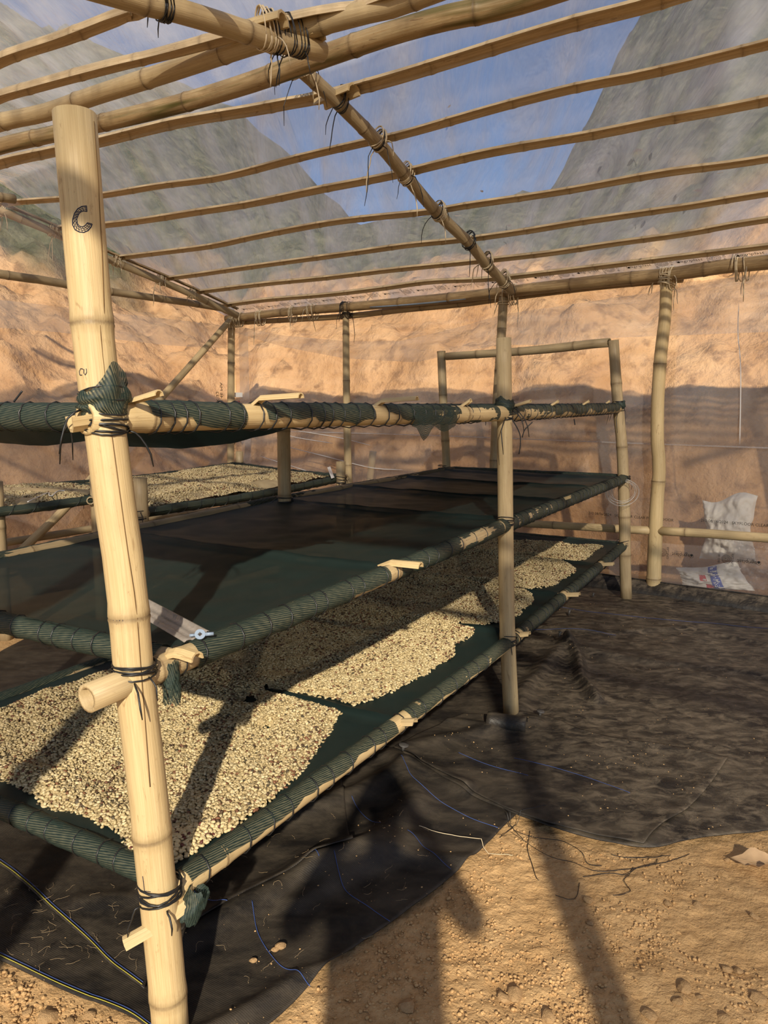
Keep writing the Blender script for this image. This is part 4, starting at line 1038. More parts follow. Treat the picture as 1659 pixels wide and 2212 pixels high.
# ================================================================== the low rack against the left wall
low = thing('drying_rack', V3(-1.8, 6.1, 0), 'single-tier bamboo drying rack heaped with coffee along the left wall', 'drying rack')
ZL = .875
def quad_tray(c, parent, seed, sag=.05, n_slat=2):
    """c: front-left, front-right, back-right, back-left corners"""
    c = [np.array(q) for q in c]; nu, nv = 60, 26; U, W = np.meshgrid(np.linspace(0, 1, nu), np.linspace(0, 1, nv))
    def S(u, w): u, w = np.asarray(u)[..., None], np.asarray(w)[..., None]; return (1 - u) * (1 - w) * c[0] + u * (1 - w) * c[1] + u * w * c[2] + (1 - u) * w * c[3]
    P = S(U, W); P[..., 2] -= sag * np.sin(pi * U) ** .7 * np.sin(pi * W) ** .7
    net = put('tray_net', P.reshape(-1, 3), grid_faces(nv, nu), M['net'], parent)
    for i, (a, b_) in enumerate(((0, 1), (1, 2), (3, 2), (0, 3))):
        pa, pb = c[a], c[b_]; dr = unit(pb - pa); mid = (pa + pb) / 2 - UP * (.02 if i % 2 == 0 else .01)
        bamboo('rail', [pa - dr * .05, mid, pb + dr * .05], .028, .028, M['bam_old'], net, nodes=.5, seed=seed + i, seg=10)
        Q = spline([pa, mid, pb], 60); side = unit(np.cross(dr, UP)); V, bc = [], []
        for q in range(60):
            for j in range(12):
                a_ = 2 * pi * j / 11; r = .033 * (1 + .12 * float(vn(q * .5, a_, 0, seed + i)))
                V.append(Q[q] + r * (side * cos(a_) + UP * sin(a_))); bc.append((a_ * .03, q * .03, 0))
        put('net_wrap', V, grid_faces(60, 12), M['wrap'], net, attrs={'bc': np.array(bc), 'nd': np.zeros(len(bc))})
        L = plen(Q); b = Buf(); t = np.linspace(.03, .97, int(L / .022)); ph = np.arange(len(t)) * .9; R = resample(Q, t * L)
        b.add(*cord([R[q] + .036 * (side * cos(ph[q]) + UP * sin(ph[q])) for q in range(len(t))], .0025, 4)); b.put('lacing', M['cord'], net)
    return S, net
T1 = [at_z(308, 1108, ZL), at_z(742, 1032, ZL), at_z(508, 1004, ZL)]; T1.append(T1[0] + (T1[2] - T1[1]) * .97)
T2 = [at_z(-220, 1120, ZL + .01), at_z(196, 1080, ZL + .01), at_z(200, 1052, ZL + .01), at_z(-220, 1052, ZL + .01)]
S1, net1 = quad_tray(T1, low, 700); S2, net2 = quad_tray(T2, low, 720)
pm = [at_z(-60, 1058, ZL + .03), at_z(100, 1062, ZL + .03), at_z(198, 1066, ZL + .03)]
bamboo('rail', pm, .028, .028, M['bam_old'], net2, nodes=.5, seed=731, seg=10)
def low_posts(u, v0, v1, z, r, s):
    p = at_z(u, v1, z); top = at_y(u, v0, p[1]); o = bamboo('post', [V3(p[0], p[1], -.03), top], r, r * .95, M['bam_old'], low, nodes=.33, up=(0, 1, 0), seed=s, seg=14)
    lash(V3(p[0], p[1], z), UP, r, turns=6, width=.06, tails=3, tail=.1, seed=s).put('lashing', M['cord'], o); return o
low_posts(303, 1032, 1112, ZL, .043, 740); low_posts(736, 997, 1036, ZL, .045, 741); low_posts(517, 975, 1004, ZL, .045, 742); low_posts(206, 1030, 1082, ZL, .043, 743); low_posts(514, 1070, 1046, ZL - .05, .04, 744)
low_posts(-8, 1040, 1100, ZL, .042, 745)
g = np.random.default_rng(77)
for S_, nm, seed, lbl in ((S1, 'coffee_beans', 64, 'pale parchment coffee on the low rack tray that ends at the corner post'), (S2, 'coffee_beans', 65, 'pale parchment coffee on the low rack tray crossed by the brace')):
    ncell = 170; u, w = [q.ravel() for q in np.meshgrid(np.arange(ncell) / ncell, np.arange(90) / 90)]
    u = u + g.uniform(0, 1 / ncell, len(u)); w = w + g.uniform(0, 1 / 90, len(w))
    m = np.minimum(np.minimum(w - .07, .95 - w), np.minimum(u - .02, .965 - u)) + .02 * fbm(u * 9, w * 9, 0, 66, 2) - .10 * np.exp(-((u - .62) / .05) ** 2) * (w < .25)
    k = m > 0; u, w, m = u[k], w[k], m[k]
    P = S_(u, w); P[:, 2] += -.05 * np.sin(pi * u) ** .7 * np.sin(pi * w) ** .7 + .012 + .05 * np.clip(m / .12, 0, 1) + .012 * fbm(u * 14, w * 8, 0, 67, 3) + g.uniform(0, .006, len(u))
    U, W = np.meshgrid(np.linspace(.03, .95, 60), np.linspace(.08, .94, 30)); Q = S_(U, W); Q[..., 2] += -.05 * np.sin(pi * U) ** .7 * np.sin(pi * W) ** .7 + .01 + .05 * np.clip(np.minimum(np.minimum(W - .07, .95 - W), np.minimum(U - .02, .965 - U)) / .12, 0, 1) + .012 * fbm(U * 14, W * 8, 0, 67, 3)
    coffee(nm, [scatter_beans(P, .022, bean_shape(1, SEC_LO), .10, seed)], (Q.reshape(-1, 3), grid_faces(30, 60)), lbl)

# ================================================================== ground cloth, in overlapping layers
def gp(L): return [at_z(u, v, 0) * V3(1, 1, 0) for u, v in L]
def cloth_sheet(name, c_bot, c_right, c_top, c_left, nu, nv, layer, label, lift_edge=0.0):
    S = coons(c_bot, c_right, c_top, c_left, nu, nv); S[..., 2] = cloth_h(S[..., 0], S[..., 1], layer) + .0015 * vn(S[..., 0] * 20, S[..., 1] * 20, 0, int(layer * 1e4))
    V = S.reshape(-1, 3); n = len(V); F0 = grid_faces(nv, nu)
    o = put(name, V, F0, M['cloth']); md = o.modifiers.new('thickness', 'SOLIDIFY'); md.thickness = .003; md.offset = -1
    return tag(o, label, 'ground cloth')
def P2(l, w):                                   # a ground point in rack coordinates
    q = PA[-1] * V3(1, 1, 0) + ax_l * l + ax_w * w; return V3(q[0], q[1], 0)
# broad sheet over the floor to the back wall
wR = bld(9.4, -.12, 0); wL = bld(.15, -.12, 0)
s0_bot = gp([(820, 1610), (1000, 1722), (1200, 1800), (1390, 1842), (1500, 1822), (1659, 1800), (1800, 1788), (2150, 1770)])
s0_left = [s0_bot[0], P2(3.0, .5), P2(4.6, 1.8), wL]
sheet0 = cloth_sheet('ground_cloth', s0_bot, [s0_bot[-1], wR], [wL, bld(5, -.12, 0), wR], s0_left, 200, 150, .012, 'dusty black woven ground cloth spread over the floor to the back wall')
# under the rack, towards the doorway
s1_bot = gp([(-420, 1890), (-200, 1985), (0, 2076), (130, 2138), (270, 2196), (330, 2235), (420, 2320)])
s1_right = gp([(420, 2320), (590, 2212), (720, 2092), (850, 1998), (1000, 1882), (1110, 1774), (1170, 1720)])
s1_tl = P2(3.4, 3.6); s1_top = [s1_tl, P2(3.2, 1.8), P2(2.9, .4), s1_right[-1]]
sheet1 = cloth_sheet('ground_cloth', s1_bot, s1_right, s1_top, [s1_bot[0], P2(1.3, 3.0), s1_tl], 210, 190, .006, 'black ground cloth under the rack, its edge along bare soil by the doorway')
# folded-over piece with stitched selvedge
s3_bot = gp([(-330, 1690), (-150, 1795), (0, 1885), (60, 1930), (180, 2035), (240, 2095), (312, 2150)])
s3_right = gp([(312, 2150), (335, 2092), (400, 2036), (520, 1962), (640, 1906), (763, 1868)])
s3_top = [P2(2.1, 1.6), P2(1.9, .9), s3_right[-1]]
sheet3 = cloth_sheet('ground_cloth', s3_bot, s3_right, s3_top, [s3_bot[0], P2(1.2, 1.8), s3_top[0]], 120, 120, .018, 'folded black ground cloth with yellow and blue stitched edge under the lowest tray')
# flap lying over the broad sheet at the doorway
s5_bot = gp([(850, 1640), (930, 1682), (1000, 1718), (1110, 1773), (1250, 1812), (1390, 1842)])
s5_right = gp([(1390, 1842), (1430, 1800), (1480, 1768), (1530, 1715), (1572, 1652)])
s5_top = gp([(1000, 1555), (1165, 1562), (1250, 1592), (1330, 1612), (1450, 1627), (1572, 1652)])
s5_left = [s5_bot[0], *gp([(900, 1600)]), s5_top[0]]
sheet5 = cloth_sheet('ground_cloth', s5_bot, s5_right, s5_top, s5_left, 150, 80, .026, 'loose black cloth flap with ragged edge overlapping by the middle post')

def drape(L, lift, layer, n): 
    P = spline(gp(L), n); P[:, 2] = cloth_h(P[:, 0], P[:, 1], layer) + lift; return P
def thread(parent, L, mat, layer, r=.0012, lift=.0022, n=60):
    b = Buf(); b.add(*cord(drape(L, lift, layer, n), r, 4)); b.put('marker_thread', M[mat], parent)
for L in ([(610, 1805), (650, 1845), (690, 1900)], [(545, 1970), (560, 2030), (600, 2090), (640, 2118), (670, 2145)], [(722, 1888), (745, 1935), (800, 1975), (842, 2004)], [(760, 1740), (790, 1775), (822, 1806)], [(880, 1822), (925, 1858), (974, 1892)],
          [(866, 1662), (895, 1710), (960, 1750), (1020, 1780), (1075, 1802)], [(415, 1938), (455, 1965), (492, 1982)], [(684, 1722), (708, 1745)]):
    thread(sheet1 if L[0][0] > 500 else sheet3, L, 'blue_thread', .006 if L[0][0] > 500 else .018, lift=.004)
for L, sh, ly in (([(1110, 1652), (1250, 1690), (1360, 1730)], sheet5, .026), ([(990, 1640), (1060, 1670), (1140, 1695)], sheet5, .026), ([(1130, 1305), (1300, 1330), (1500, 1350), (1659, 1362)], sheet0, .012), ([(1150, 1365), (1230, 1368), (1330, 1378)], sheet0, .012)):
    thread(sh, L, 'blue_thread', ly, .001)
for L, sh, ly in (([(-150, 1790), (0, 1880), (60, 1925), (180, 2030), (240, 2090), (308, 2144)], sheet3, .018), ([(-200, 1978), (0, 2069), (130, 2131), (270, 2190), (330, 2228)], sheet1, .006)):
    thread(sh, L, 'yellow_thread', ly, .0010, .003, 120); thread(sh, [(u + 2, v - 5) for u, v in L], 'blue_thread', ly, .0010, .003, 120)
# upturned cloth along the foot of the back wall
na, nz = 120, 7; V = []
for j in range(nz):
    for a in np.linspace(1.0, 9.4, na):
        t = j / (nz - 1); V.append(bld(a, -.13 + .10 * t ** 2 + .006 * float(vn(a * 1.5, t, 0, 5)), .012 + .10 * t + .006 * float(vn(a * 1.2, 0, 0, 6))))
skirt = put('cloth_upturn', V, grid_faces(nz, na), M['cloth'], sheet0)
b = Buf(); b.add(*cord([bld(a, -.028 + .006 * float(vn(a * 1.5, 1, 0, 5)), .116 + .006 * float(vn(a * 1.2, 0, 0, 6))) for a in np.linspace(1.0, 9.4, 100)], .007, 6)); b.put('rolled_hem', M['cloth'], sheet0)

# rolled scrap of the same cloth against the foot of the middle post
c = at_z(1092, 1592, 0); V = []; nu, nv = 26, 10; dx = unit(V3(.92, -.30, 0)); dy = V3(.30, .92, 0)
for j in range(nv):
    for i in range(nu):
        s = (j / (nv - 1) - .5) * .185; a = -.6 + 4.4 * i / (nu - 1); r = .045 * (1 + .10 * float(vn(s * 15, a, 0, 9)))
        p = c + dx * s + dy * (.035 - r * cos(a)) + UP * (.052 + r * sin(a) * .95)
        if i == 0: p = c + dx * s + dy * (-.022) + UP * .022
        V.append(p)
roll = put('cloth_roll', V, grid_faces(nv, nu), M['cloth']); roll.modifiers.new('thickness', 'SOLIDIFY').thickness = .003
tag(roll, 'small rolled scrap of black woven cloth at the foot of the middle post', 'cloth')
b = Buf(); b.add(*cord([V[k * nu + 1] - dy * .003 for k in range(nv)], .002, 4)); b.put('marker_thread', M['yellow_thread'], roll)

# round-headed pegs that pin the cloth
def peg(u, v, label, r=.020, h=.026, tilt=.15):
    p = at_z(u, v, 0); z = float(cloth_h(p[0], p[1], .026)); p = V3(p[0], p[1], z - .004); t = thing('ground_peg', p, label, 'peg')
    ax = unit(V3(tilt, -.1, 1)); bd = Buf(); bd.add(*cord([p, p + ax * h], [.006, .008], 8)); bd.put('stem', M['peg'], t)
    bd = Buf(); P = [p + ax * (h - .002), p + ax * (h + .001), p + ax * (h + .005), p + ax * (h + .006)]; bd.add(*cord(P, [r * .5, r, r * .96, r * .2], 18)); bd.put('head', M['peg'], t)
peg(870, 1652, 'round-headed peg on the shiny cloth fold beside the lowest tray', .022)
peg(1165, 1566, 'round-headed peg beside the rolled cloth scrap at the middle post')
peg(1207, 1398, 'dark peg at the peak of the cloth fold behind the middle post', .012, .03)
peg(1228, 1338, 'thin dark peg standing in the cloth under the rack edge', .010, .04)
peg(1280, 1296, 'dark peg in the cloth beside the far rack post', .012, .03)

# ================================================================== stones, gravel, crumbs, fibres, twine
def rock(seed, n=1):
    me = bmesh.new(); bmesh.ops.create_icosphere(me, subdivisions=2, radius=1)
    v = np.array([tuple(q.co) for q in me.verts]); f = [tuple(q.index for q in p.verts) for p in me.faces]; me.free()
    return v * (1 + .28 * vn(v[:, 0] * 1.3 + seed * 5, v[:, 1] * 1.3, v[:, 2] * 1.3, seed))[:, None] * np.array([1, .8, .62]), f
ROCK = [mesh_data('stone', *rock(k), M['stone'], smooth=False) for k in range(5)]
STONES = [((1272, 1938), .024, 'angular stone lying alone in the middle of the lit soil'), ((1113, 2142), .030, 'flat stone set in the soil near the doorway'), ((1088, 2145), .024, 'smaller flat stone touching another in the soil'),
          ((1480, 2130), .026, 'knobbly stone on the soil right of the post shadow'), ((1405, 2188), .026, 'brown stone with a shadowed face on the soil'), ((1465, 2160), .022, 'pale broken stone beside a dark pebble'),
          ((1442, 1946), .018, 'pale stone chip below the cloth edge'), ((1570, 2085), .020, 'rounded light stone on the right of the soil'), ((1595, 2090), .020, 'second rounded light stone in a close pair'),
          ((1640, 2148), .028, 'large buried stone at the gravelly corner'), ((1275, 1988), .018, 'half buried stone at the post shadow edge'), ((1510, 1950), .022, 'low stone in gravel below the leaf'),
          ((1290, 2090), .018, 'small stone at the edge of the post shadow'), ((1185, 2190), .026, 'flat pale stone at the foot of the lit soil'), ((1565, 2195), .022, 'pale angular stone near a twig'),
          ((880, 2168), .030, 'flat dark stone lying in the person shadow'), ((1010, 1970), .014, 'small stone at the lit edge of the person shadow'), ((102, 2195), .034, 'large pale stone at the soil corner beside the front post'),
          ((150, 2205), .020, 'small grey stone beside the large pale one at the front post'), ((195, 2190), .020, 'upright brown stone at the cloth selvedge'), ((60, 2180), .018, 'small reddish stone left of the large pale one'),
          ((1630, 1975), .018, 'grey chip among gravel under the dry leaf'), ((1570, 1850), .016, 'small clod just below the cloth edge'), ((1350, 2150), .014, 'small brown pebble between two stones'), ((1512, 2148), .013, 'dark pebble beside pale broken stone')]
for k, ((u, v), s, lb) in enumerate(STONES):
    p = at_z(u, v, 0); z = float(soil_h(p[0], p[1])); o = bpy.data.objects.new('stone', ROCK[k % 5]); COL.objects.link(o)
    o.location = (p[0], p[1], z + s * .15); s *= .8; o.scale = (s, s, s * .8); o.rotation_euler = (.2 * sin(k), .2 * cos(k * 2), k * 1.3); tag(o, lb, 'stone', 'stones on the soil')
for (u, v), s, lb in (((606, 2056), .016, 'orange stone resting on the black cloth by the front post'), ((594, 2062), .011, 'small yellow pebble touching an orange stone on the cloth'), ((547, 2083), .011, 'dark seed-like pebble alone on the black cloth')):
    p = at_z(u, v, 0); o = bpy.data.objects.new('stone', ROCK[1] if s > .015 else ROCK[3]); COL.objects.link(o); o.location = (p[0], p[1], float(cloth_h(p[0], p[1], .006)) + s * .5); o.scale = (s, s, s); tag(o, lb, 'stone', 'stones on the cloth')
def in_poly(x, y, P):
    c = np.zeros(np.shape(x), bool); j = len(P) - 1
    for i in range(len(P)):
        yi, yj, xi, xj = P[i][1], P[j][1], P[i][0], P[j][0]
        c ^= ((yi > y) != (yj > y)) & (x < (xj - xi) * (y - yi) / (yj - yi + 1e-12) + xi); j = i
    return c
open_soil = gp([(600, 2205), (730, 2092), (860, 2000), (1010, 1884), (1112, 1782), (1250, 1822), (1390, 1850), (1500, 1832), (1659, 1812), (1800, 1800), (1800, 2350), (560, 2350)])
left_soil = gp([(-200, 2000), (0, 2088), (130, 2150), (260, 2205), (320, 2240), (330, 2350), (-200, 2350)])
def strew(name, n, poly, size, mat, hfun, label, cat, seed, shape=None, flat=.7, lift=.3, clump=None):
    g = np.random.default_rng(seed); P = np.array(poly); lo, hi = P.min(0), P.max(0)
    x, y = g.uniform(lo[0], hi[0], n * 3), g.uniform(lo[1], hi[1], n * 3); k = in_poly(x, y, P)
    if clump is not None: k &= g.random(n * 3) < np.clip(clump(x, y), 0, 1)
    x, y = x[k][:n], y[k][:n]; n = len(x)
    if shape is None:
        t = (1 + 5 ** .5) / 2; V = np.array([(-1, t, 0), (1, t, 0), (-1, -t, 0), (1, -t, 0), (0, -1, t), (0, 1, t), (0, -1, -t), (0, 1, -t), (t, 0, -1), (t, 0, 1), (-t, 0, -1), (-t, 0, 1)]) / 1.9
        Fb = np.array([(0, 11, 5), (0, 5, 1), (0, 1, 7), (0, 7, 10), (0, 10, 11), (1, 5, 9), (5, 11, 4), (11, 10, 2), (10, 7, 6), (7, 1, 8), (3, 9, 4), (3, 4, 2), (3, 2, 6), (3, 6, 8), (3, 8, 9), (4, 9, 5), (2, 4, 11), (6, 2, 10), (8, 6, 7), (9, 8, 1)])
    else: V, Fb = shape
    s = size[0] + (size[1] - size[0]) * g.random(n) ** 3
    R = euler_mats(g.uniform(0, 6, n), g.uniform(0, 6, n), g.uniform(0, 6, n)); sc = s[:, None] * g.uniform(.6, 1.1, (n, 3))
    W = np.einsum('nij,nkj->nki', R, V[None] * sc[:, None]) * np.array([1, 1, flat]) + np.stack([x, y, hfun(x, y) + s * lift], 1)[:, None]
    o = put(name, W.reshape(-1, 3), (Fb[None] + (np.arange(n) * len(V))[:, None, None]).reshape(-1, 3), mat, smooth=False, kind='stuff'); return tag(o, label, cat)
cl = lambda x, y: .35 + .9 * vn(x * 4, y * 4, 0, 12)
strew('gravel', 9000, open_soil, (.0012, .0075), M['soil'], soil_h, 'fine gravel and clods strewn over the open soil', 'gravel', 81, clump=cl)
strew('gravel', 2500, left_soil, (.002, .009), M['soil'], soil_h, 'loose gravel on the soil corner beside the front post', 'gravel', 82)
for sh, poly, ly, n, lb, sd_ in ((sheet0, gp([(1130, 1300), (1659, 1330), (1800, 1780), (1420, 1830), (1572, 1660), (1250, 1590), (1120, 1500)]), .012, 700, 'orange soil crumbs scattered on the broad floor cloth', 83), (sheet5, s5_bot + s5_right[1:] + s5_top[::-1], .026, 700, 'orange soil crumbs scattered on the loose cloth flap', 84), (sheet1, s1_bot[2:] + s1_right[1:-1] + gp([(760, 1760), (500, 1900)]), .006, 450, 'pale soil specks on the cloth by the doorway', 85)):
    strew('soil_crumbs', n, poly, (.0010, .0045), M['husk'], lambda x, y, ly=ly: cloth_h(x, y, ly), lb, 'soil crumbs', sd_, flat=.5, clump=lambda x, y: .05 + 1.2 * np.clip(vn(x * 6, y * 6, 0, 14) - .1, 0, 1))
# dry root fibres lying about on the cloth
fb = Buf(); rr = random.Random(5)
for q in range(110):
    u, v = rr.uniform(400, 1000), rr.uniform(1760, 2150)
    if rr.random() < .45: u, v = rr.uniform(20, 330), rr.uniform(1930, 2090)
    p = at_z(u, v, 0); a = rr.uniform(0, 6.28); P = []
    if not (in_poly(p[0], p[1], np.array(s1_bot + s1_right[1:] + s1_top[::-1])) ): continue
    for s in range(7):
        a += rr.uniform(-.8, .8); p = p + V3(cos(a), sin(a)) * rr.uniform(.004, .010); P.append(V3(p[0], p[1], float(cloth_h(p[0], p[1], .020)) + .003))
    fb.add(*cord(P, .0004, 3))
tag(fb.put('root_fibres', M['fibre'], kind='stuff'), 'thin dry root fibres scattered on the black cloth', 'fibres')
# loose twine on the soil
TW = [([(1095, 1782), (1140, 1800), (1215, 1812), (1255, 1835), (1270, 1860), (1300, 1868)], 'short black twine running along the cloth edge'),
      ([(1105, 1795), (1180, 1840), (1240, 1858), (1290, 1878), (1360, 1876), (1420, 1862), (1490, 1838)], 'long black twine curving across the soil below the flap'),
      ([(1145, 1790), (1140, 1830), (1152, 1870), (1158, 1890), (1165, 1897)], 'black twine hanging straight down the post shadow'),
      ([(1320, 1842), (1360, 1850), (1400, 1848), (1450, 1840)], 'black twine end poking out below the flap corner'),
      ([(1260, 1888), (1310, 1884), (1350, 1888), (1380, 1870), (1415, 1860), (1420, 1850)], 'looped black twine on the soil'),
      ([(1325, 1932), (1350, 1928), (1362, 1920), (1348, 1900), (1358, 1888), (1368, 1870)], 'kinked black twine on the soil'),
      ([(1200, 1926), (1230, 1936), (1246, 1928), (1252, 1900)], 'short hooked black twine near the lone stone'),
      ([(905, 1826), (960, 1828), (1040, 1840), (1108, 1846)], 'pale shiny twine from the cloth edge onto the soil'),
      ([(1080, 1810), (1095, 1795), (1120, 1778), (1180, 1762)], 'thin crossed twine at the notch between the cloths'), ([(1090, 1772), (1110, 1790), (1130, 1808)], 'thin straight twine at the notch between the cloths')]
for k, (L, lb) in enumerate(TW):
    P = spline(gp(L), 40); P[:, 2] = np.maximum(soil_h(P[:, 0], P[:, 1]), np.where(in_poly(P[:, 0], P[:, 1], np.array(s1_bot + s1_right[1:] + s1_top[::-1])) | in_poly(P[:, 0], P[:, 1], np.array(s5_bot + s5_right[1:] + s5_top[::-1])), cloth_h(P[:, 0], P[:, 1], .028), -1)) + .004 + .004 * np.abs(vn(np.arange(40) * .3, k, 0, 3))
    P[2:-2, 2] = np.maximum(np.convolve(P[:, 2], np.ones(5) / 5, 'valid'), P[2:-2, 2]); b = Buf(); b.add(*cord(P, .0012, 4)); tag(b.put('twine', M['strip' if 'pale' in lb else 'cord']), lb, 'twine')
# dry leaf at the soil's edge
p = at_z(1640, 1872, 0); V = []; nu, nv = 12, 7
for j in range(nv):
    for i in range(nu):
        t = i / (nu - 1) * 2 - 1; w = (j / (nv - 1) * 2 - 1) * (1 - abs(t)) ** .8 * 1.3
        V.append(p + V3(.085 * t, .042 * w + .03 * t * t, .008 + .022 * w * w + .012 * t * t * (t > 0) + .008 * float(vn(t * 4, w * 4, 0, 3))))
lf = put('dry_leaf', V, grid_faces(nv, nu), M['leaf']); tag(lf, 'curled brown dry leaf on the soil below the cloth edge', 'leaf')
b = Buf(); b.add(*cord([V[(nv // 2) * nu + i] + UP * .002 for i in range(nu)], .0012, 4)); b.put('midrib', M['fibre'], lf)

# ================================================================== things on and by the rack
# ribbed clear plastic strip with a washer clip on the middle tray
c4 = [at_z(318, 1302, TIER[1][0][2] + .035), at_z(452, 1374, TIER[1][0][2] + .045), at_z(398, 1388, TIER[1][0][2] + .040), at_z(300, 1330, TIER[1][0][2] + .03)]
strip = thing('plastic_strip', (c4[0] + c4[2]) / 2, 'ribbed translucent plastic strip on the middle tray behind the front post', 'plastic strip')
U, W = np.meshgrid(np.linspace(0, 1, 20), np.linspace(0, 1, 13)); U3, W3 = U[..., None], W[..., None]
S = (1 - U3) * (1 - W3) * c4[0] + U3 * (1 - W3) * c4[1] + U3 * W3 * c4[2] + (1 - U3) * W3 * c4[3]; S[..., 2] += .004 * np.abs(np.sin(W * pi * 3)) + .012 * (W < .12)
M['strip_film'] = film('ribbed_film', .75, .8, ((20, 20, 20), (0, 0, 0)), hazecol=(.78, .70, .62), lo=.7, hi=1.0, bumps=.2)
o = put('sheet', S.reshape(-1, 3), grid_faces(13, 20), M['strip_film'], strip); o.modifiers.new('thickness', 'SOLIDIFY').thickness = .002
cc = at_z(432, 1371, TIER[1][0][2] + .055); nrm = unit(CAMP - cc + UP * .8); a = unit(np.cross(nrm, UP)); c_ = np.cross(nrm, a); V, Fc = [], []
n = 24
for z in (0, .004):
    for k in range(n): q = 2 * pi * k / n; V.append(cc + nrm * z + .0135 * (a * cos(q) + c_ * sin(q)))
    for k in range(n):
        q = 2 * pi * k / n; r = .0062 / (abs(cos(q)) + abs(sin(q))); V.append(cc + nrm * z + r * (a * cos(q) + c_ * sin(q)))
for k in range(n):
    j = (k + 1) % n; Fc += [(2 * n + k, 2 * n + j, 3 * n + j, 3 * n + k), (k, j, 2 * n + j, 2 * n + k), (n + k, 3 * n + k, 3 * n + j, n + j), (k, n + k, n + j, j)]
put('clip', V, Fc, M['grey'], strip, smooth=False)
bar = Buf(); bar.add(*cord([cc - a * .034, cc - a * .012], .005, 6)); bar.add(*cord([cc + a * .012, cc + a * .026], .004, 6)); bar.put('clip_arm', M['grey'], strip, kind='stuff')
# coil of thin wire hanging from the far post
wc = at_y(1342, 1062, PC[0][1] - .085); b = Buf(); rr = random.Random(3); P = []
for t in np.linspace(0, 2 * pi * 6, 190):
    r = .105 + .018 * sin(t * .31) ; P.append(wc + V3(r * 1.05 * cos(t) + .006 * sin(t * .23), -.02 + .02 * sin(t * .5), (r * .85) * sin(t) + .006 * cos(t * .4)))
b.add(*cord(P, .0012, 4)); tag(b.put('wire_coil', M['wire']), 'loose coil of thin wire hanging at the far rack post', 'wire')
# small white tag on the low rack
tg = [at_z(707, 1010, ZL + .10), at_z(713, 1008, ZL + .10), at_z(722, 1032, ZL + .02), at_z(716, 1034, ZL + .02)]
o = put('tag', tg, [(0, 1, 2, 3)], M['white'], smooth=False); o.modifiers.new('thickness', 'SOLIDIFY').thickness = .003; tag(o, 'small white tag standing in the beans of the low rack', 'tag')
# bent white wire on the low rack
b = Buf(); b.add(*cord([at_z(u, v, ZL + .06) for u, v in [(60, 1084), (85, 1072), (105, 1064), (106, 1070), (112, 1071), (125, 1061), (140, 1060)]], .004, 5, 30)); tag(b.put('bent_wire', M['white']), 'bent white wire lying across the low rack tray', 'wire')

# ================================================================== sacks outside the clear back wall
def pillow(corners, thick, n=26, seed=0, crumple=.02, back=None, waist=0.0):
    c = [np.array(q) for q in corners]; back = e2 if back is None else back
    def S(u, w, side):
        u, w = np.asarray(u, float), np.asarray(w, float); e = (1 - np.abs(2 * u - 1) ** 3.5) * (1 - np.abs(2 * w - 1) ** 3.5); e = np.clip(e, 0, 1) ** .6
        if waist: u = .5 + (u - .5) * (1 - waist * np.sin(pi * w) + .5 * waist * vn(w * 6, seed, 0, 4)); w = w + .05 * np.sin(u * 7 + seed) * (w > .5) * (2 * w - 1)
        P = ((1 - u) * (1 - w))[..., None] * c[0] + (u * (1 - w))[..., None] * c[1] + (u * w)[..., None] * c[2] + ((1 - u) * w)[..., None] * c[3]
        d_ = thick * .5 * e + crumple * e * (fbm(u * 5 + seed, w * 5, side, seed, 4)) + .3 * crumple * vn(u * 19, w * 19, side, seed + 2)
        return P - back * (d_ * side)[..., None]
    return S
def pillow_mesh(S, n=30):
    U, W = np.meshgrid(np.linspace(0, 1, n), np.linspace(0, 1, n)); A = S(U, W, 1.0).reshape(-1, 3); B = S(U, W, -1.0).reshape(-1, 3); f = grid_faces(n, n)
    return np.vstack([A, B]), np.vstack([f, f[:, ::-1] + n * n])
OUT = .26
bagS = pillow([on_back(1512, 1206, OUT + .2), on_back(1632, 1214, OUT + .2), on_back(1634, 1066, OUT + .26), on_back(1520, 1082, OUT + .26)], .20, seed=3, crumple=.035, waist=.16)
V, Fc = pillow_mesh(bagS, 40); bag = put('white_bag', V, Fc, M['sack']); tag(bag, 'tall white plastic bag standing behind the clear back wall', 'bag')
mv = bld(0, 0, 0); 
skS = pillow([on_back(1474, 1268, OUT - .10), on_back(1632, 1276, OUT - .10), on_back(1592, 1216, OUT - .04), on_back(1462, 1228, OUT - .06)], .11, seed=8, crumple=.03, waist=.05)
sack = thing('woven_sack', on_back(1545, 1265, OUT - .1) * V3(1, 1, 0), 'white woven sack with blue lettered band lying behind the clear back wall', 'sack')
V, Fc = pillow_mesh(skS, 40); put('body', V, Fc, M['sack'], sack)
def on_sack(name, poly_uv, faces, mat, off=.004):
    uv = np.array(poly_uv); P = skS(uv[:, 0], uv[:, 1], 1.0) - e2 * off; return put(name, P, faces, M[mat], sack, smooth=True)
nb = 14; uv = [(.50 + .15 * k, .02 + .96 * j / (nb - 1)) for j in range(nb) for k in (0, .5, 1)]
band = on_sack('band', [(u + .05 * (w - .5), w) for u, w in uv], grid_faces(nb, 3), 'sack_blue', .004)
v, f = text_geo('CESSING AR', .16); ln = v[:, 0].max() - v[:, 0].min()
def band_uv(v): t = (v[:, 0] - v[:, 0].min()) / ln; return np.stack([.575 - (v[:, 1]) * .62 + .05 * (.05 + t * .95 - .5), .03 + t * .95], 1)
on_sack('lettering', band_uv(v), f, 'white', .008)
uv = [(.34, .36), (.44, .36), (.44, .62), (.34, .62)]; on_sack('emblem', [(.33 + .10 * i / 3, .40 + .26 * j / 3) for j in range(4) for i in range(4)], grid_faces(4, 4), 'sack_red', .004)
st8 = [(.38 + (.035 if k % 2 == 0 else .012) * cos(pi * k / 8), .53 + (.09 if k % 2 == 0 else .03) * sin(pi * k / 8)) for k in range(16)] + [(.38, .53)]
on_sack('star', st8, [(16, k, (k + 1) % 16) for k in range(16)], 'white', .008)
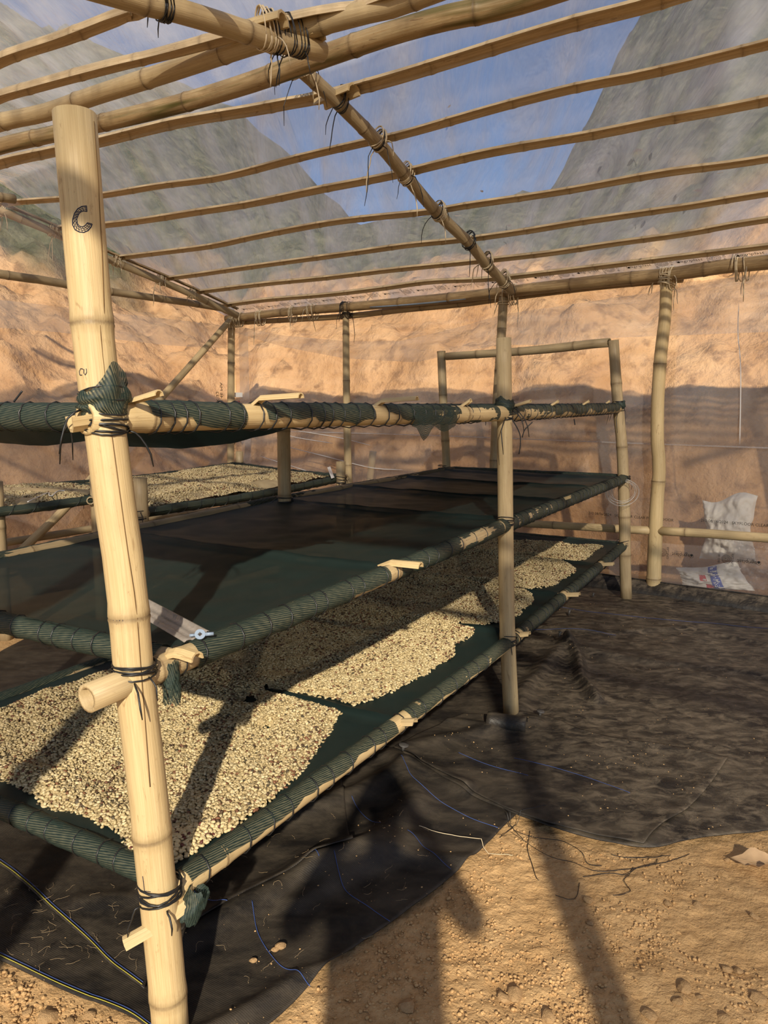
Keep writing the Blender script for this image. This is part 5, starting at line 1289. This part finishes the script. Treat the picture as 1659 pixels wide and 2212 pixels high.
on_sack('mark', [(.38 + .12 * i / 3, .08 + .16 * j / 3) for j in range(4) for i in range(4)], grid_faces(4, 4), 'sack_red', .004)
M['film_heap'] = film('crumpled_film', .40, .9, ((6, 6, 6), (0, 0, 0)), hazecol=(.78, .76, .74), lo=.2, hi=1.0, bumps=.8)
hpS = pillow([on_back(1575, 1262, OUT + .06), on_back(1740, 1290, OUT + .06), on_back(1720, 1165, OUT + .06), on_back(1585, 1168, OUT + .06)], .12, seed=12, crumple=.07)
V, Fc = pillow_mesh(hpS, 44); tag(put('plastic_heap', V, Fc, M['film_heap']), 'crumpled heap of clear plastic film beside the white bag behind the wall', 'plastic film')

# ================================================================== the person who casts the shadow in the doorway
pn = thing('person', V3(0, -.42, 0), 'person in dark shirt and trousers standing in the doorway holding up a phone', 'person')
J = {'pel': (0, -.43, .95, .155, .11), 'wa': (0, -.43, 1.10, .145, .10), 'ch': (0, -.42, 1.30, .165, .115), 'nb': (0, -.41, 1.44, .075, .07), 'nk': (0, -.40, 1.50, .055, .055), 'hd0': (0, -.385, 1.57, .072, .085), 'hd1': (0, -.385, 1.66, .078, .095), 'hd2': (0, -.39, 1.72, .05, .06)}
E = [('pel', 'wa'), ('wa', 'ch'), ('ch', 'nb'), ('nb', 'nk'), ('nk', 'hd0'), ('hd0', 'hd1'), ('hd1', 'hd2')]
for s, n in ((-1, 'l'), (1, 'r')):
    J.update({'sh' + n: (s * .17, -.42, 1.40, .065, .065), 'el' + n: (s * .285, -.24, 1.17, .048, .048), 'wr' + n: (s * .095, -.065, 1.44, .030, .027), 'pa' + n: (s * .058, -.045, 1.49, .034, .020), 'hp' + n: (s * .095, -.43, .90, .09, .095), 'kn' + n: (s * .11, -.40, .50, .062, .065), 'an' + n: (s * .12, -.44, .10, .042, .045), 'to' + n: (s * .145, -.28, .045, .045, .035)})
    E += [('ch', 'sh' + n), ('sh' + n, 'el' + n), ('el' + n, 'wr' + n), ('wr' + n, 'pa' + n), ('pel', 'hp' + n), ('hp' + n, 'kn' + n), ('kn' + n, 'an' + n), ('an' + n, 'to' + n)]
    for k in range(5):
        z = 1.468 + .016 * k if k else 1.455; y = -.040; a, b_, c_ = 'f%s%d0' % (n, k), 'f%s%d1' % (n, k), 'f%s%d2' % (n, k)
        if k == 0: J.update({a: (s * .056, -.050, 1.47, .010, .010), b_: (s * .050, -.038, 1.495, .009, .009), c_: (s * .036, -.030, 1.515, .008, .008)})
        else: J.update({a: (s * .056, -.036, z + .012, .009, .009), b_: (s * .052, -.022, z + .018, .0085, .0085), c_: (s * .046, -.010, z + .016, .0075, .0075)})
        E += [('pa' + n, a), (a, b_), (b_, c_)]
names = list(J); me = bpy.data.meshes.new('body'); me.from_pydata([J[q][:3] for q in names], [(names.index(a), names.index(b_)) for a, b_ in E], [])
ob = bpy.data.objects.new('body', me); COL.objects.link(ob); ob.modifiers.new('skin', 'SKIN'); ob.modifiers.new('sub', 'SUBSURF').levels = 2; ob.modifiers['sub'].render_levels = 2
for i, q in enumerate(names): me.skin_vertices[0].data[i].radius = J[q][3:5]
me.skin_vertices[0].data[0].use_root = True
dg = bpy.context.evaluated_depsgraph_get(); bm_ = bpy.data.meshes.new_from_object(ob.evaluated_get(dg))
V = np.array([tuple(q.co) for q in bm_.vertices]); Fc = [tuple(p.vertices) for p in bm_.polygons]; bpy.data.objects.remove(ob); bpy.data.meshes.remove(bm_)
mi = []
for f in Fc:
    c_ = V[list(f)].mean(0); mi.append(3 if c_[2] < .09 else 2 if c_[2] < .98 else 0 if (c_[2] > 1.475 and abs(c_[0]) < .14 and c_[1] < -.2) or c_[1] > -.085 else 1)
put('body', V, Fc, [M['skin'], M['shirt'], M['trouser'], M['shoe']], pn, midx=mi)
V, Fc = [], None; nu, nv = 22, 12
for j in range(nv):
    for i in range(nu):
        th = 2 * pi * i / (nu - 1); ph = j / (nv - 1) * (1.75 if sin(th) < .2 else 1.15); V.append(V3(.089 * sin(ph) * cos(th), -.395 + .108 * sin(ph) * sin(th), 1.645 + .11 * cos(ph)))
put('hair', V, grid_faces(nv, nu), M['hair'], pn)
V = [V3(x, y, z) for y in (-.018, -.009) for x, z in ((-.038, 1.435), (.038, 1.435), (.038, 1.585), (-.038, 1.585))]
tag(put('phone', V, [(0, 1, 2, 3), (7, 6, 5, 4), (0, 4, 5, 1), (1, 5, 6, 2), (2, 6, 7, 3), (3, 7, 4, 0)], M['peg'], smooth=False), 'slim dark phone held up by the person in the doorway', 'phone')
